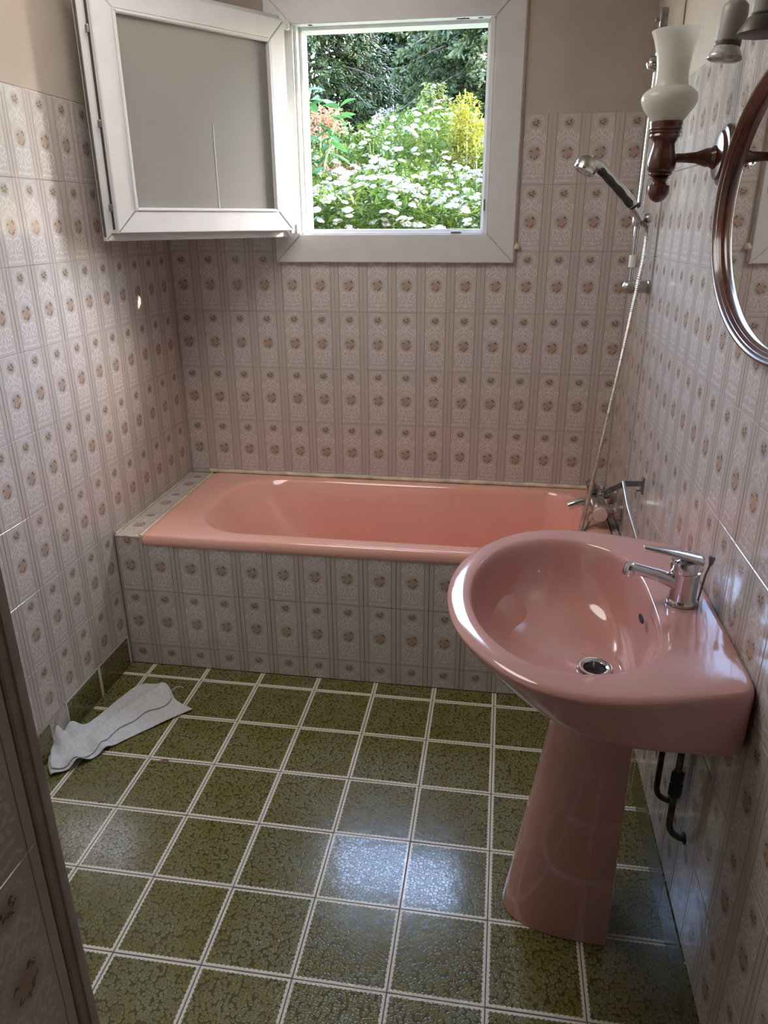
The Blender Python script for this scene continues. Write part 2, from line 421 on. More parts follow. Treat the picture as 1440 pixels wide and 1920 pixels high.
# ------------------------------------------------------------------ room shell
def struct(name, bm, mat, label, cat, parent=None):
    o = obj(name, bm, mat, parent)
    if not parent: tag(o, label, cat, kind='structure')
    return o
G_ = .0014          # how far the joints lie behind the tile faces
floor = struct('floor', bx(XL-.1, XR+.1, YREAR, .1, -.08, -.0022), M['fgrout'], 'olive green tiled floor with white scalloped tile borders', 'floor')
lay_tiles(floor, M['ft'], (0, 0, 0), (1, 0, 0), (0, 1, 0), XL, XR, -2.95, YP, FX0, FY0, F, F, .0022, .22, seed=5)
ceil = struct('ceiling', bx(XL-.1, XR+.1, YREAR, 0, ZC, ZC+.08), M['ceiling'], 'plain pale ceiling above the bathroom', 'ceiling')
wl_ = struct('wall_left', bx(XL-.12, XL-G_, YREAR, 0, -.08, ZC), M['grout'], 'long flower tiled wall on the left behind the open sash', 'wall')
struct('plaster', bx(XL-.05, XL-.0005, YREAR, 0, ZT, ZC), M['plaster'], '', '', wl_)
# u runs along +y for the left wall (normal +x)
lay_tiles(wl_, M['wt'], (XL, 0, 0), (0, 1, 0), (0, 0, 1), -2.27, 0, .115, ZT, -.0227, ZT-.0031-9*RW, C, RW, holes=((YP, 0, 0, .497),), seed=11)
wr_ = struct('wall_right', bx(XR+G_, XR+.12, YREAR, 0, -.08, ZC), M['grout'], 'flower tiled wall on the right carrying basin, mirror and shower', 'wall')
struct('plaster', bx(XR+.0005, XR+.05, YREAR, 0, ZT, ZC), M['plaster'], '', '', wr_)
# right wall: u runs along -y (normal -x); the alcove tiles stop at a dark open joint
YJ = .445
lay_tiles(wr_, M['wt'], (XR, 0, 0), (0, -1, 0), (0, 0, 1), 0, YJ-.002, .497, ZT+.004, .017, ZT+.004-9*RW, C, RW, seed=12)
lay_tiles(wr_, M['wt'], (XR-.001, 0, 0), (0, -1, 0), (0, 0, 1), YJ+.002, 2.62, .105, ZT+.004, YJ, ZT+.004-9*RW, C, RW, holes=((YJ-.01, -YP, 0, .497),), seed=13)
struct('joint', bx(XR-.0012, XR+.001, -YJ-.0022, -YJ+.0022, .5, ZT+.2), M['pvcdark'], '', '', wr_)
bmb = bmesh.new()
for q in ((XL-.1, WX0, -.1, ZC), (WX1, XR+.1, -.1, ZC), (WX0, WX1, -.1, WZ0), (WX0, WX1, WZ1, ZC)):
    box(bmb, q[0], q[1], G_, .10, q[2], q[3])
wb_ = struct('wall_back', bmb, M['grout'], 'flower tiled end wall above the bath with the window in it', 'wall')
bmb = bmesh.new()
ex0, ex1, ez0, ez1 = .385, 1.125, 1.375, 2.14
for q in ((-4, ex0, -1, 3.2), (ex1, 5, -1, 3.2), (ex0, ex1, -1, ez0), (ex0, ex1, ez1, 3.2)):
    box(bmb, q[0], q[1], .10, .30, q[2], q[3])
struct('render', bmb, M['stucco'], '', '', wb_)
bmb = bmesh.new()
for q in ((XL, WX0, ZT, ZC), (WX1, XR, ZT, ZC), (WX0, WX1, WZ1, ZC)): box(bmb, q[0], q[1], .0005, .02, q[2], q[3])
struct('plaster', bmb, M['plaster'], '', '', wb_)
lay_tiles(wb_, M['wt'], (0, 0, 0), (1, 0, 0), (0, 0, 1), XL, XR, .497, ZT, -.0806, ZT-9*RW, C, RW, holes=((.36, 1.20, 1.34, 3),), seed=14)
struct('wall_rear', bx(XL-.1, XR+.1, YREAR-.1, YREAR, -.08, ZC), M['plaster'], 'plain wall behind the photographer', 'wall')
wq = struct('wall_front', bx(XL, XQ-G_, YREAR, YQ-.012, 0, ZC), M['grout'], 'near flower tiled wall corner on the left, edged with brown moulding', 'wall')
lay_tiles(wq, M['wt'], (XQ, 0, 0), (0, 1, 0), (0, 0, 1), YREAR+.05, YQ-.0285, 0, ZT, YQ-.0285-10*C, ZT-9*RW, C, RW, seed=15)
bmq = bmesh.new()
prof = [(-.012, -.0285), (.001, -.0285), (.0025, -.0265), (.0025, -.0175), (.0045, -.0165), (.0045, -.0148), (.0025, -.0138), (.002, -.006), (.001, -.001), (-.004, 0), (-.03, 0), (-.03, -.0285)]
loft(bmq, [[(XQ+a, YQ+b, z) for a, b in prof] for z in (0, ZC)])
tag(obj('trim_1', bmq, M['trimwood'], smooth=35), 'brown ridged corner moulding on the end of the near tiled wall', 'trim', kind='structure')

# skirting: half floor tiles set on edge
bl = struct('baseboard_left', bx(XL-.012, XL-.003, -2.27, YP-.004, 0, .114), M['cement'], 'skirting of cut olive floor tiles along the left wall, one broken', 'skirting')
HS = .116
def top_half(uv): return (uv[0], uv[1], .42, 1.0)
def mid_half(uv): return (.03+.94*uv[0], .03+.94*uv[1], .10, .66)
lay_tiles(bl, M['ft'], (XL, 0, 0), (0, 1, 0), (0, 0, 1), -1.082, YP-.008, 0, HS, -.68-.002, 0, F, HS, .002, .3, uvfix=top_half, seed=21)
lay_tiles(bl, M['ft'], (XL, 0, 0), (0, 1, 0), (0, 0, 1), -2.27, -1.165, 0, HS-.012, -.68-.002, 0, F, HS, .002, .3, uvfix=mid_half, seed=22)
bmk = bmesh.new()                                        # bare render where the tile broke off
pts = [(-1.165, 0), (-1.083, 0), (-1.086, .05), (-1.079, .095), (-1.092, .125), (-1.105, .133), (-1.13, .112), (-1.15, .118), (-1.168, .085), (-1.158, .05)]
loft(bmk, [[(XL-.006, a, b) for a, b in pts], [(XL-.0018+.0008*math.sin(i*2.3), -1.122+(a+1.122)*.93, .01+b*.9) for i, (a, b) in enumerate(pts)]])
obj('bare_patch', bmk, M['cement'], bl, label='bare pinkish plaster where a skirting tile broke away')
br = struct('baseboard_right', bx(XR+.003, XR+.012, -2.62, YP-.004, 0, .10), M['grout'], 'skirting of plain olive tiles along the right wall under the basin', 'skirting')
lay_tiles(br, M['ft'], (XR-.003, 0, 0), (0, -1, 0), (0, 0, 1), -YP+.004, 2.62, 0, .103, .67, 0, F, .103, .002, .3, uvfix=mid_half, seed=23)

# ------------------------------------------------------------------ tiled bath surround
bp = thing('bath_surround', 'tiled bath front panel with grey flower tiles in two and a half rows', 'bath panel', ((XL+XR)/2, YP, 0))
def child(name, bm, mat, parent, smooth=None, label=None):
    """mesh built in world coordinates, parented keeping its place"""
    o = obj(name, bm, mat, None, smooth, label); o.parent = parent; o.matrix_parent_inverse = Matrix.Translation(-parent.location); return o
def tiles_under(parent, *a, **k):
    before = set(bpy.data.objects); lay_tiles(parent, *a, **k)
    for o in set(bpy.data.objects)-before: o.matrix_parent_inverse = Matrix.Translation(-parent.location)
bmm = bx(XL+.001, XR-.001, YP+G_, YP+.05, 0, .462)
box(bmm, XL+.001, .022, YP+G_, -.002, .40, .4935)
box(bmm, 1.578, XR-.001, YP+G_, -.002, .40, .4935)
child('backing', bmm, M['fgrout'], bp)
tiles_under(bp, M['wt'], (0, YP, 0), (1, 0, 0), (0, 0, 1), XL+.002, .0299, .0, .494, -.0771, .5059-3*RW, C, RW, tilt=.25, seed=31)
tiles_under(bp, M['wt'], (0, YP, 0), (1, 0, 0), (0, 0, 1),   .0299, XR-.002, .0, .467, -.0771, .5059-3*RW, C, RW, tilt=.25, seed=32)
# ledge at the head of the bath: cut tiles lying flat
tiles_under(bp, M['wt'], (0, 0, .4975), (1, 0, 0), (0, 1, 0), XL+.002, .022, YP+.004, -.004, -.0771, -.46-2*RW, C, RW, seed=33)
tiles_under(bp, M['wt'], (0, 0, .4975), (1, 0, 0), (0, 1, 0), 1.580, XR-.002, YP+.004, -.004, 1.53, -.46-2*RW, C, RW, seed=34)
cb = bmesh.new()
tube(cb, [(.0235, YP+.002, .4965), (.0235, -.35, .498), (.0235, -.012, .498)], [.006, .005, .006], 8)
tube(cb, [(XL+.004, YP+.002, .494), (-.02, YP+.002, .495), (.02, YP+.002, .494)], [.003, .004, .006], 8)
tube(cb, [(XL+.003, YP+.01, .4975), (XL+.003, -.3, .4975), (XL+.003, -.01, .4975)], .003, 8)
child('sealant', cb, M['caulk'], bp, 60, 'cream sealant bead')

# ------------------------------------------------------------------ bathtub
tub = thing('bathtub', 'salmon pink bathtub with wide rounded rim set under the window', 'bathtub', (.8, -.34, 0))
bx0, bx1, by0, by1, ZR = .026, 1.580, YP-.004, -.008, .506
cx, cy, hx, hy = (bx0+bx1)/2, (by0+by1)/2, (bx1-bx0)/2, (by1-by0)/2
ix0, ix1, iy0, iy1 = .172, 1.492, -.612, -.060
icx, icy, ihx, ihy = (ix0+ix1)/2, (iy0+iy1)/2, (ix1-ix0)/2, (iy1-iy0)/2
rings = [rrect(cx, cy, hx-.008, hy-.008, .012, .462), rrect(cx, cy, hx, hy, .012, .466), rrect(cx, cy, hx+.001, hy+.001, .014, .484), rrect(cx, cy, hx-.002, hy-.002, .016, .497),
         rrect(cx, cy, hx-.008, hy-.008, .018, .504), rrect(cx, cy, hx-.018, hy-.016, .02, ZR)]
RI = (.13, .20, .19, .13)
rings += [rrect(icx, icy, ihx+.022, ihy+.012, [r+.02 for r in RI], ZR), rrect(icx, icy, ihx+.010, ihy+.005, [r+.01 for r in RI], ZR-.002), rrect(icx, icy, ihx, ihy, RI, ZR-.009),
          rrect(icx+.006, icy, ihx-.010, ihy-.010, RI, ZR-.025), rrect(icx+.02, icy, ihx-.030, ihy-.022, RI, ZR-.07), rrect(icx+.045, icy, ihx-.066, ihy-.038, RI, ZR-.15),
          rrect(icx+.075, icy, ihx-.11, ihy-.055, (.12, .19, .18, .12), ZR-.25), rrect(icx+.095, icy, ihx-.15, ihy-.075, (.12, .17, .17, .12), ZR-.33),
          rrect(icx+.105, icy, ihx-.19, ihy-.11, (.10, .14, .14, .10), ZR-.375), rrect(icx+.11, icy, ihx-.25, ihy-.16, (.08, .10, .10, .08), ZR-.392), rrect(icx+.11, icy, ihx-.40, ihy-.20, (.03,)*4, ZR-.397)]
bt = bmesh.new(); loft(bt, rings, True, False, True)
tb = child('shell', bt, M['bath'], tub, 180)
sb = tb.modifiers.new('s', 'SUBSURF'); sb.levels = sb.render_levels = 1
cb = bmesh.new()
def wobble(p0, p1, n, amp, sd):
    r_ = random.Random(sd); return [Vector(p0).lerp(Vector(p1), i/n)+Vector((0, r_.uniform(-amp, amp), r_.uniform(-amp, amp))) for i in range(n+1)]
tube(cb, wobble((.015, -.007, .509), (1.595, -.007, .509), 40, .0013, 3), .009, 8)
child('sealant', cb, M['caulk'], tub, 60, 'cream sealant bead along the back wall')

# ------------------------------------------------------------------ window
win = link(bpy.data.objects.new('window_1', None)); win.location = (.78, 0, WZ0)
tag(win, 'small white plastic window with its frosted sash swung open to the left', 'window', kind='structure')
def mitred(x0, x1, z0, z1, w, y0, y1, side, gap=.0006):
    """one of four mitred frame members"""
    o = [(x0, z0), (x1, z0), (x1, z1), (x0, z1)]; i = [(x0+w, z0+w), (x1-w, z0+w), (x1-w, z1-w), (x0+w, z1-w)]
    a, b = side, (side+1) % 4
    q = [Vector((*o[a], 0)), Vector((*o[b], 0)), Vector((*i[b], 0)), Vector((*i[a], 0))]
    t = (q[1]-q[0]).normalized()*gap
    q = [q[0]+t, q[1]-t, q[2]-t, q[3]+t]
    bm = bmesh.new(); loft(bm, [[(p.x, y0, p.y) for p in q], [(p.x, y1, p.y) for p in q]])
    bmesh.ops.bevel(bm, geom=[e for e in bm.edges if abs(e.verts[0].co.y-y0) < 1e-6 and abs(e.verts[1].co.y-y0) < 1e-6], offset=.0025, segments=2, affect='EDGES')
    return bm
# casing boards stand 2 cm proud of the tiles
CX0, CX1, CZ0, CZ1, CW = .352, 1.207, 1.331, 2.165, .094
for s in range(4): child('casing_board', mitred(CX0, CX1, CZ0, CZ1, CW, -.020, .012, s), M['pvc'], win, 30)
for s in range(4): child('frame_member', mitred(WX0, WX1, WZ0-.002, WZ1+.004, .016, -.004, .03, s), M['pvc'], win, 30)
for s in range(4): child('frame_member', mitred(WX0, WX1, WZ0-.002, WZ1+.004, .026, .03, .10, s), M['pvc'], win, 30)
# keepers
for (a, b, c, d) in ((.985, 1.028, WZ1-.014, WZ1-.006), (.985, 1.022, WZ0+.010, WZ0+.018)):
    child('keeper', bx(a, b, -.006, .012, c, d, bev=.001), M['steel'], win)
child('keeper', bx(1.094, 1.101, -.006, .012, 1.502, 1.538, bev=.001), M['steel'], win)
child('keeper', bx(.496, .512, -.006, .010, WZ1-.014, WZ1-.006, bev=.001), M['steel'], win)
child('keeper', bx(1.055, 1.071, -.006, .010, WZ1-.014, WZ1-.006, bev=.001), M['steel'], win)
cb = bmesh.new()
tube(cb, wobble((1.2085, -.004, 1.335), (1.2085, -.004, 2.15), 26, .0012, 5), .004, 6)
lathe(cb, [(0, .001), (.003, .014), (.009, .017), (.016, .012), (.022, .004)], (1.213, -.001, 1.375), (0, -.2, 1), 10)
child('sealant', cb, M['caulk'], win, 60, 'chipped cream sealant')
# the sash: built closed in its own frame (hinge at origin, s along width, n towards outside), then turned into the room
SW, SZ0, SZ1 = .700, 1.418, 2.098
hinge = Vector((.450, -.048, 0)); ang = R(-125.5)
sash = link(bpy.data.objects.new('sash', None), win); sash.matrix_parent_inverse = Matrix.Translation(-win.location)
sash.matrix_basis = Matrix.Translation(hinge) @ Matrix.Rotation(ang, 4, 'Z')
def sc(name, bm, mat, smooth=None, label=None): return obj(name, bm, mat, sash, smooth, label)
def sash_ring(x0, x1, z0, z1, w, y0, y1, bev=.002):
    bm = bmesh.new()
    for s in range(4):
        b2 = mitred(x0, x1, z0, z1, w, y0, y1, s, .0003); me = bpy.data.meshes.new('t'); b2.to_mesh(me); b2.free(); bm.from_mesh(me); bpy.data.meshes.remove(me)
    return bm
# outer (weather) side is +n here : y = 0 is the outside face, flange behind
def member(s):
    bm = mitred(.022, .682, 1.440, 2.076, .062, -.004, -.050, s); return bm
for s in range(4): sc('sash_member', member(s), M['pvc'], 30)
for s in range(4): sc('flange_member', mitred(.004, SW, SZ0, SZ1, .07, -.050, -.070, s), M['pvc'], 30)
for s in range(4): sc('glazing_bead', mitred(.083, .621, 1.501, 2.015, .010, -.001, -.028, s), M['pvc'], 30)
sc('edge_groove', bx(.6815, .6835, -.036, -.024, 1.45, 2.07), M['black'])
for z in (1.50, 1.72, 1.95): sc('bolt_cam', bx(.683, .689, -.038, -.022, z, z+.02, bev=.002), M['steel'])
sc('edge_seal', bx(.6985, .7005, -.0655, -.052, 1.43, 2.09), M['pvcdark'])
sc('pane', bx(.088, .616, -.030, -.016, 1.506, 2.010), M['pane'])
sc('streak', bx(.3155, .3185, -.0158, -.0152, 1.506, 1.755), M['opal'], None, 'thin pale line on the glass')  # narrow pale strip laid on the face of the pane
for z in (1.43, 2.05):
    hb = bmesh.new(); lathe(hb, [(0, .006), (.002, .008), (.03, .008), (.032, .006)], (.006, -.010, z), (0, 0, 1), 14); box(hb, .006, .030, -.014, -.006, z+.002, z+.028)
    sc('hinge', hb, M['pvc'], 40)
hb = bmesh.new(); lathe(hb, [(0, .013), (.012, .013), (.014, .010), (.03, .009)], (.655, -.070, 1.75), (0, -1, 0), 16); box(hb, .645, .665, -.108, -.094, 1.64, 1.762, bev=.004)
sc('handle', hb, M['pvc'], 40)

# ------------------------------------------------------------------ washbasin and pedestal
basin = thing('washbasin', 'dusty pink ceramic washbasin on a pedestal against the right wall', 'washbasin', (1.4, YC, 0))
ZB = .80
half_o = [(1.1005, 0), (1.104, .055), (1.118, .125), (1.145, .190), (1.19, .255), (1.24, .302), (1.30, .330), (1.37, .337), (1.44, .328), (1.51, .309), (1.57, .290), (1.590, .282), (1.601, .268), (1.6025, .25), (1.6025, .12), (1.6025, 0)]
half_i = [(1.146, 0), (1.150, .06), (1.166, .125), (1.195, .185), (1.24, .236), (1.29, .262), (1.34, .268), (1.385, .258), (1.425, .236), (1.455, .203), (1.474, .158), (1.484, .10), (1.487, .05), (1.4875, 0)]
def outline(half):
    h = [Vector((x, y, 0)) for x, y in half]; s = spline(h, 6)
    return [(p.x, YC-p.y) for p in s]+[(p.x, YC+p.y) for p in reversed(s[1:-1])]
OX = 1.36
def radial(poly, n=96, o=(OX, YC)):
    out = []
    for k in range(n):
        t = 2*math.pi*k/n; d = (math.cos(t), math.sin(t)); best = 0
        for i in range(len(poly)):
            (ax, ay), (bx_, by_) = poly[i], poly[(i+1) % len(poly)]
            ax -= o[0]; bx_ -= o[0]; ay -= o[1]; by_ -= o[1]
            ex, ey = bx_-ax, by_-ay; den = d[0]*ey-d[1]*ex
            if abs(den) < 1e-12: continue
            s = (ax*ey-ay*ex)/den; q = (ax*d[1]-ay*d[0])/den
            if s > 0 and -1e-6 <= q <= 1+1e-6: best = max(best, s)
        out.append((d[0]*best, d[1]*best))
    return out
PO, PI_ = radial(outline(half_o)), radial(outline(half_i))
def kfr(x): return max(0, min(1, (OX+.05-x)/.27))
def qx(x):                                     # the apron gets shallower away from the wall
    P_ = [(1.09, .52), (1.25, .58), (1.33, .63), (1.41, .70), (1.50, .84), (1.58, .98), (1.62, 1.0)]
    for (a, u), (b2, w) in zip(P_, P_[1:]):
        if x <= b2: return u+(w-u)*max(0, (x-a))/(b2-a)
    return 1
def oring(z, kf, ks=1.0, kin=0.0, wq=1.0):
    r_ = []
    for dx, dy in PO:
        f = kfr(OX+dx); f = f*f*(3-2*f); k = (1-f*(1-kf))*ks
        x = OX+dx*(k if dx < 0 else ks if ks < 1 and kin else 1)
        zz = ZB-(ZB-z)*(1-(1-qx(OX+dx))*wq); r_.append(Vector((x, YC+dy*k, zz)))
    return r_
def inset(ring, d, z):
    n = len(ring); out = []
    for i in range(n):
        t = (ring[(i+1) % n]-ring[i-1]); nn = Vector((-t.y, t.x, 0)).normalized()
        out.append(Vector((ring[i].x+nn.x*d, ring[i].y+nn.y*d, z)))
    return out
top = oring(ZB, 1)
rings = [oring(.618, .55, .42, 1, 0), oring(.630, .60, .52, 1, .05), oring(.646, .66, .68, 1, .2), oring(.660, .72, .84, 1, .5), oring(.667, .77, .95, 1, .9), oring(.672, .80, .985, 1), oring(.680, .83), oring(.695, .87), oring(.715, .91), oring(.745, .955), oring(.77, .985), oring(.788, 1, wq=.6)]
rings += [inset(top, .003, .794), inset(top, .008, .7985), inset(top, .016, .8), ]
inn = [Vector((OX+a, YC+b, ZB)) for a, b in PI_]
DC = Vector((1.398, YC-.004, 0))
def iring(z, k, m):
    c0 = Vector((OX, YC, 0)).lerp(DC, m)
    return [Vector((c0.x+a*k, c0.y+b*k, z)) for a, b in PI_]
rings += [iring(.8005, 1.03, 0), iring(.799, 1.008, 0), iring(.793, .985, .0), iring(.782, .968, .02), iring(.760, .94, .05), iring(.730, .90, .12), iring(.700, .835, .25), iring(.675, .73, .45), iring(.658, .56, .68), iring(.649, .38, .90)]
def cring(r, z): return [DC+Vector((r*math.cos(2*math.pi*k/96), r*math.sin(2*math.pi*k/96), z)) for k in range(96)]
rings += [cring(.060, .6445), cring(.040, .6415), cring(.030, .6405), cring(.024, .636), cring(.022, .62)]
bb = bmesh.new(); loft(bb, rings, True, True, False)
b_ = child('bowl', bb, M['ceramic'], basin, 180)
sb = b_.modifiers.new('s', 'SUBSURF'); sb.levels = sb.render_levels = 1
# drain
db = bmesh.new(); lathe(db, [(0, .028), (.003, .0335), (.005, .033), (.0055, .029), (.002, .0225), (-.012, .0215), (-.03, .021)], (DC.x, DC.y, .6410), (0, 0, 1), 32, cap=False)
dr = child('drain', db, M['chrome'], basin, 50, 'chrome waste ring')
db = bmesh.new(); lathe(db, [(-.014, .0215), (-.0135, .021), (-.0135, .001)], (DC.x, DC.y, .6405), (0, 0, 1), 24)
hole = child('drain_hole', db, M['black'], basin, None, 'dark drain opening')
ob = bmesh.new(); lathe(ob, [(-.002, .0105), (.0006, .0105), (.0008, .009)], (0, 0, 0), (1, 0, 0), 16)
bmesh.ops.scale(ob, vec=(1, 1.7, .5), verts=ob.verts)
bmesh.ops.rotate(ob, matrix=Euler((0, R(180+22), 0)).to_matrix(), verts=ob.verts); bmesh.ops.translate(ob, vec=(1.4705, YC-.012, .765), verts=ob.verts)
child('overflow', ob, M['black'], basin, None, 'dark overflow slot')
# pedestal: D-shaped column, open side to the wall
pb = bmesh.new(); prings = []
for i in range(13):
    t = i/12; z = .002+.616*t; xf = 1.251+.088*t; hw = .094-.014*t; xb = 1.472
    ring = []
    for k in range(41):
        a = math.pi*(k/40)-math.pi/2            # from -y side round the front to +y side
        ca, sa = math.cos(a), math.sin(a)
        ring.append(Vector((xb-(xb-xf)*abs(ca)**.80, YC-.004+hw*math.copysign(abs(sa)**.85, sa), z)))
    ring += [Vector((xb+.004, YC-.004+hw-.012, z)), Vector((xb-.03, YC-.004+hw-.022, z)), Vector((xb-.03, YC-.004-hw+.022, z)), Vector((xb+.004, YC-.004-hw+.012, z))]
    prings.append(ring)
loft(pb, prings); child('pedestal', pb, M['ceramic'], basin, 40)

# basin mixer tap
TX, TY = 1.541, YC-.004
tap = thing('basin_tap', 'chrome single lever mixer tap standing on the pink washbasin', 'tap', (TX, TY, ZB))
b = bmesh.new(); lathe(b, [(0, .0265), (.002, .028), (.007, .028), (.009, .0262), (.012, .0252), (.03, .0240), (.05, .0243), (.066, .0252), (.0665, .0245)], (TX, TY, ZB), (0, 0, 1), 36)
child('body', b, M['chrome'], tap, 40)
b = bmesh.new(); tube(b, spline([(TX-.006, TY, ZB+.038), (TX-.030, TY, ZB+.048), (TX-.062, TY, ZB+.058), (TX-.100, TY, ZB+.067)], 6), lambda t: .0165-.005*min(1, t*1.5), 18)
sp = child('spout', b, M['chrome'], tap, 50)
b = bmesh.new(); lathe(b, [(-.012, .0115), (-.010, .0125), (.006, .0130), (.010, .0115), (.012, .006)], (TX-.100, TY, ZB+.064), (.25, 0, 1), 22)
child('aerator', b, M['chrome'], tap, 40)
b = bmesh.new(); lathe(b, [(.0665, .0225), (.068, .0248), (.083, .0252), (.0885, .0235), (.0905, .017), (.091, .0)], (TX, TY, ZB), (-.06, 0, 1), 32)
child('cap', b, M['chrome'], tap, 40)
b = bmesh.new()
lr = []
for i in range(9):
    t = i/8; x = TX+.022-.102*t; z = ZB+.0905+.024*t-.006*t*t; hw = .0215-.0135*min(1, t*1.25)+.002*t; th = .0075-.0035*t
    if i == 8: hw *= .6
    lr.append([Vector((x, TY+hw*math.copysign(abs(math.cos(a))**.7, math.cos(a)), z+th*math.copysign(abs(math.sin(a))**.8, math.sin(a)))) for a in (2*math.pi*k/20 for k in range(20))])
loft(b, lr); child('lever', b, M['chrome'], tap, 50)
b = bmesh.new(); lathe(b, [(0, .0035), (.0012, .0035), (.0015, .002)], (TX-.0238, TY-.002, ZB+.078), (-1, -.1, .1), 12)
child('temperature_dot', b, M['red'], tap, None, 'small red dot')
b = bmesh.new(); tube(b, [(TX+.032, TY+.012, ZB), (TX+.037, TY+.010, ZB+.055), (TX+.042, TY+.006, ZB+.083)], .0022, 10)
child('pull_rod', b, M['steel'], tap, 40)
b = bmesh.new(); lathe(b, [(0, .003), (.004, .0045), (.014, .006), (.018, .0055), (.019, .002)], (TX+.0415, TY+.0063, ZB+.078), (.06, -.05, 1), 16)
child('rod_knob', b, M['steel'], tap, 40)

# water pipes under the basin
def pipe(name, label, y0, y1, zb, nut):
    t = thing(name, label, 'pipe', (1.575, y0, zb), 'supply pipes under the basin')
    b = bmesh.new(); tube(b, spline([(1.572, y0+.006, .668), (1.572, y0, .50), (1.572, y0, zb+.05), (1.573, y0, zb+.018), (1.580, y0-.002, zb+.003), (1.594, y1, zb), (1.609, y1, zb)], 6), .0066, 12)
    child('tube', b, M['pipe'], t, 60)
    b = bmesh.new(); lathe(b, [(0, .0066), (.001, .012), (.004, .0125), (.005, .009)], (1.604, y1, zb), (-1, 0, 0), 16); child('wall_collar', b, M['pipe'], t, 40)
    if nut:
        b = bmesh.new(); lathe(b, [(0, .008), (.004, .0135), (.030, .0135), (.033, .011), (.036, .0128), (.058, .0128), (.062, .008)], (1.572, y0, .392), (0, 0, 1), 6); child('compression_nut', b, M['black'], t)
pipe('water_pipe', 'thin dark bent pipe under the basin without a nut, farther back', -1.405, -1.414, .277, False)
pipe('water_pipe', 'dark pipe under the basin with a black nut, nearer the camera', -1.532, -1.543, .296, True)

# ------------------------------------------------------------------ bath mixer
mx = thing('bath_mixer', 'chrome bath and shower mixer on the wall over the bath end', 'tap', (1.55, -.33, .56))
for y in (-.252, -.402):
    b = bmesh.new(); lathe(b, [(-.002, .031), (.002, .033), (.020, .032), (.026, .026), (.027, .014), (.062, .014)], (XR, y, .570), (-1, 0, 0), 28); child('wall_flange', b, M['satin'], mx, 40)
b = bmesh.new(); lathe(b, [(0, .018), (.004, .0225), (.022, .0235), (.05, .026), (.10, .026), (.13, .0235), (.150, .0225), (.155, .018)], (1.533, -.250, .572), (0, -1, -.06), 28)
child('body', b, M['satin'], mx, 40)
for y in (-.252, -.402):
    b = bmesh.new(); lathe(b, [(0, .016), (.03, .019)], (1.556, y, .571), (-1, 0, 0), 20); child('inlet', b, M['satin'], mx, 40)
b = bmesh.new(); lathe(b, [(0, .019), (.003, .0235), (.022, .0245), (.026, .023), (.027, 0)], (1.534, -.404, .562), (0, -1, -.06), 28); child('knob', b, M['knob'], mx, 40, 'pale knob end cap')
b = bmesh.new(); lathe(b, [(0, .020), (.003, .0245), (.03, .025), (.036, .02), (.037, 0)], (1.533, -.252, .573), (0, 1, .1), 28); child('knob', b, M['satin'], mx, 40)
b = bmesh.new(); tube(b, spline([(1.535, -.325, .575), (1.50, -.327, .572), (1.465, -.33, .562), (1.438, -.332, .552)], 6), lambda t: .017-.003*t, 18); child('spout', b, M['chrome'], mx, 50)
b = bmesh.new(); box(b, 1.500, 1.532, -.312, -.268, .592, .634, bev=.008); bmesh.ops.rotate(b, cent=(1.515, -.29, .61), matrix=Euler((0, R(-25), 0)).to_matrix(), verts=b.verts); child('diverter', b, M['steel'], mx, 40)
b = bmesh.new(); lathe(b, [(0, .011), (.02, .011), (.022, .009), (.03, .009)], (1.512, -.398, .556), (-.35, 0, -1), 6); child('hose_union', b, M['chrome'], mx, 30)

# ------------------------------------------------------------------ shower rail, hand shower, hose
SY = -.412
rail = thing('shower_rail', 'vertical chrome shower rail on the right wall above the bath', 'shower rail', (1.553, SY, 1.3))
b = bmesh.new(); tube(b, [(1.5485, SY, 1.285), (1.553, SY, 1.55), (1.556, SY, 1.80), (1.558, SY, 1.985)], .0095, 18); child('bar', b, M['chrome'], rail, 50)
for z in (1.285, 1.858):
    b = bmesh.new(); lathe(b, [(-.003, .019), (.003, .0205), (.006, .0205), (.008, .0175), (.045, .0175), (.047, .0195), (.062, .0195), (.070, .0170), (.076, .011), (.079, .0)], (XR, SY, z), (-1, 0, 0), 28)
    child('bracket', b, M['satin'] if z < 1.5 else M['chrome'], rail, 40)
b = bmesh.new(); lathe(b, [(0, .0155), (.004, .0175), (.036, .0175), (.040, .0155)], (1.552, SY, 1.452), (0, 0, 1), 24)
lathe(b, [(0, .011), (.016, .0135), (.024, .0135), (.027, .010)], (1.562, SY-.006, 1.474), (.75, -.6, 0), 20); child('slider', b, M['satin'], rail, 40)
b = bmesh.new(); lathe(b, [(-.02, .0125), (.02, .0155), (.021, .013)], (1.545, SY-.024, 1.484), (-.62, 0, .78), 20); child('holder', b, M['chrome'], rail, 40)
b = bmesh.new(); lathe(b, [(0, .0112), (.001, .0125), (.033, .0125), (.034, .0112)], (1.5505, SY, 1.340), (0, 0, 1), 20); child('clip', b, M['white'], rail, 40, 'small off white clip')
b = bmesh.new(); box(b, 1.548, 1.568, SY-.012, SY+.012, 1.94, 1.985, bev=.004); box(b, 1.538, 1.550, SY-.004, SY+.004, 1.955, 1.965, bev=.001); child('end_cap', b, M['steel'], rail, 40)

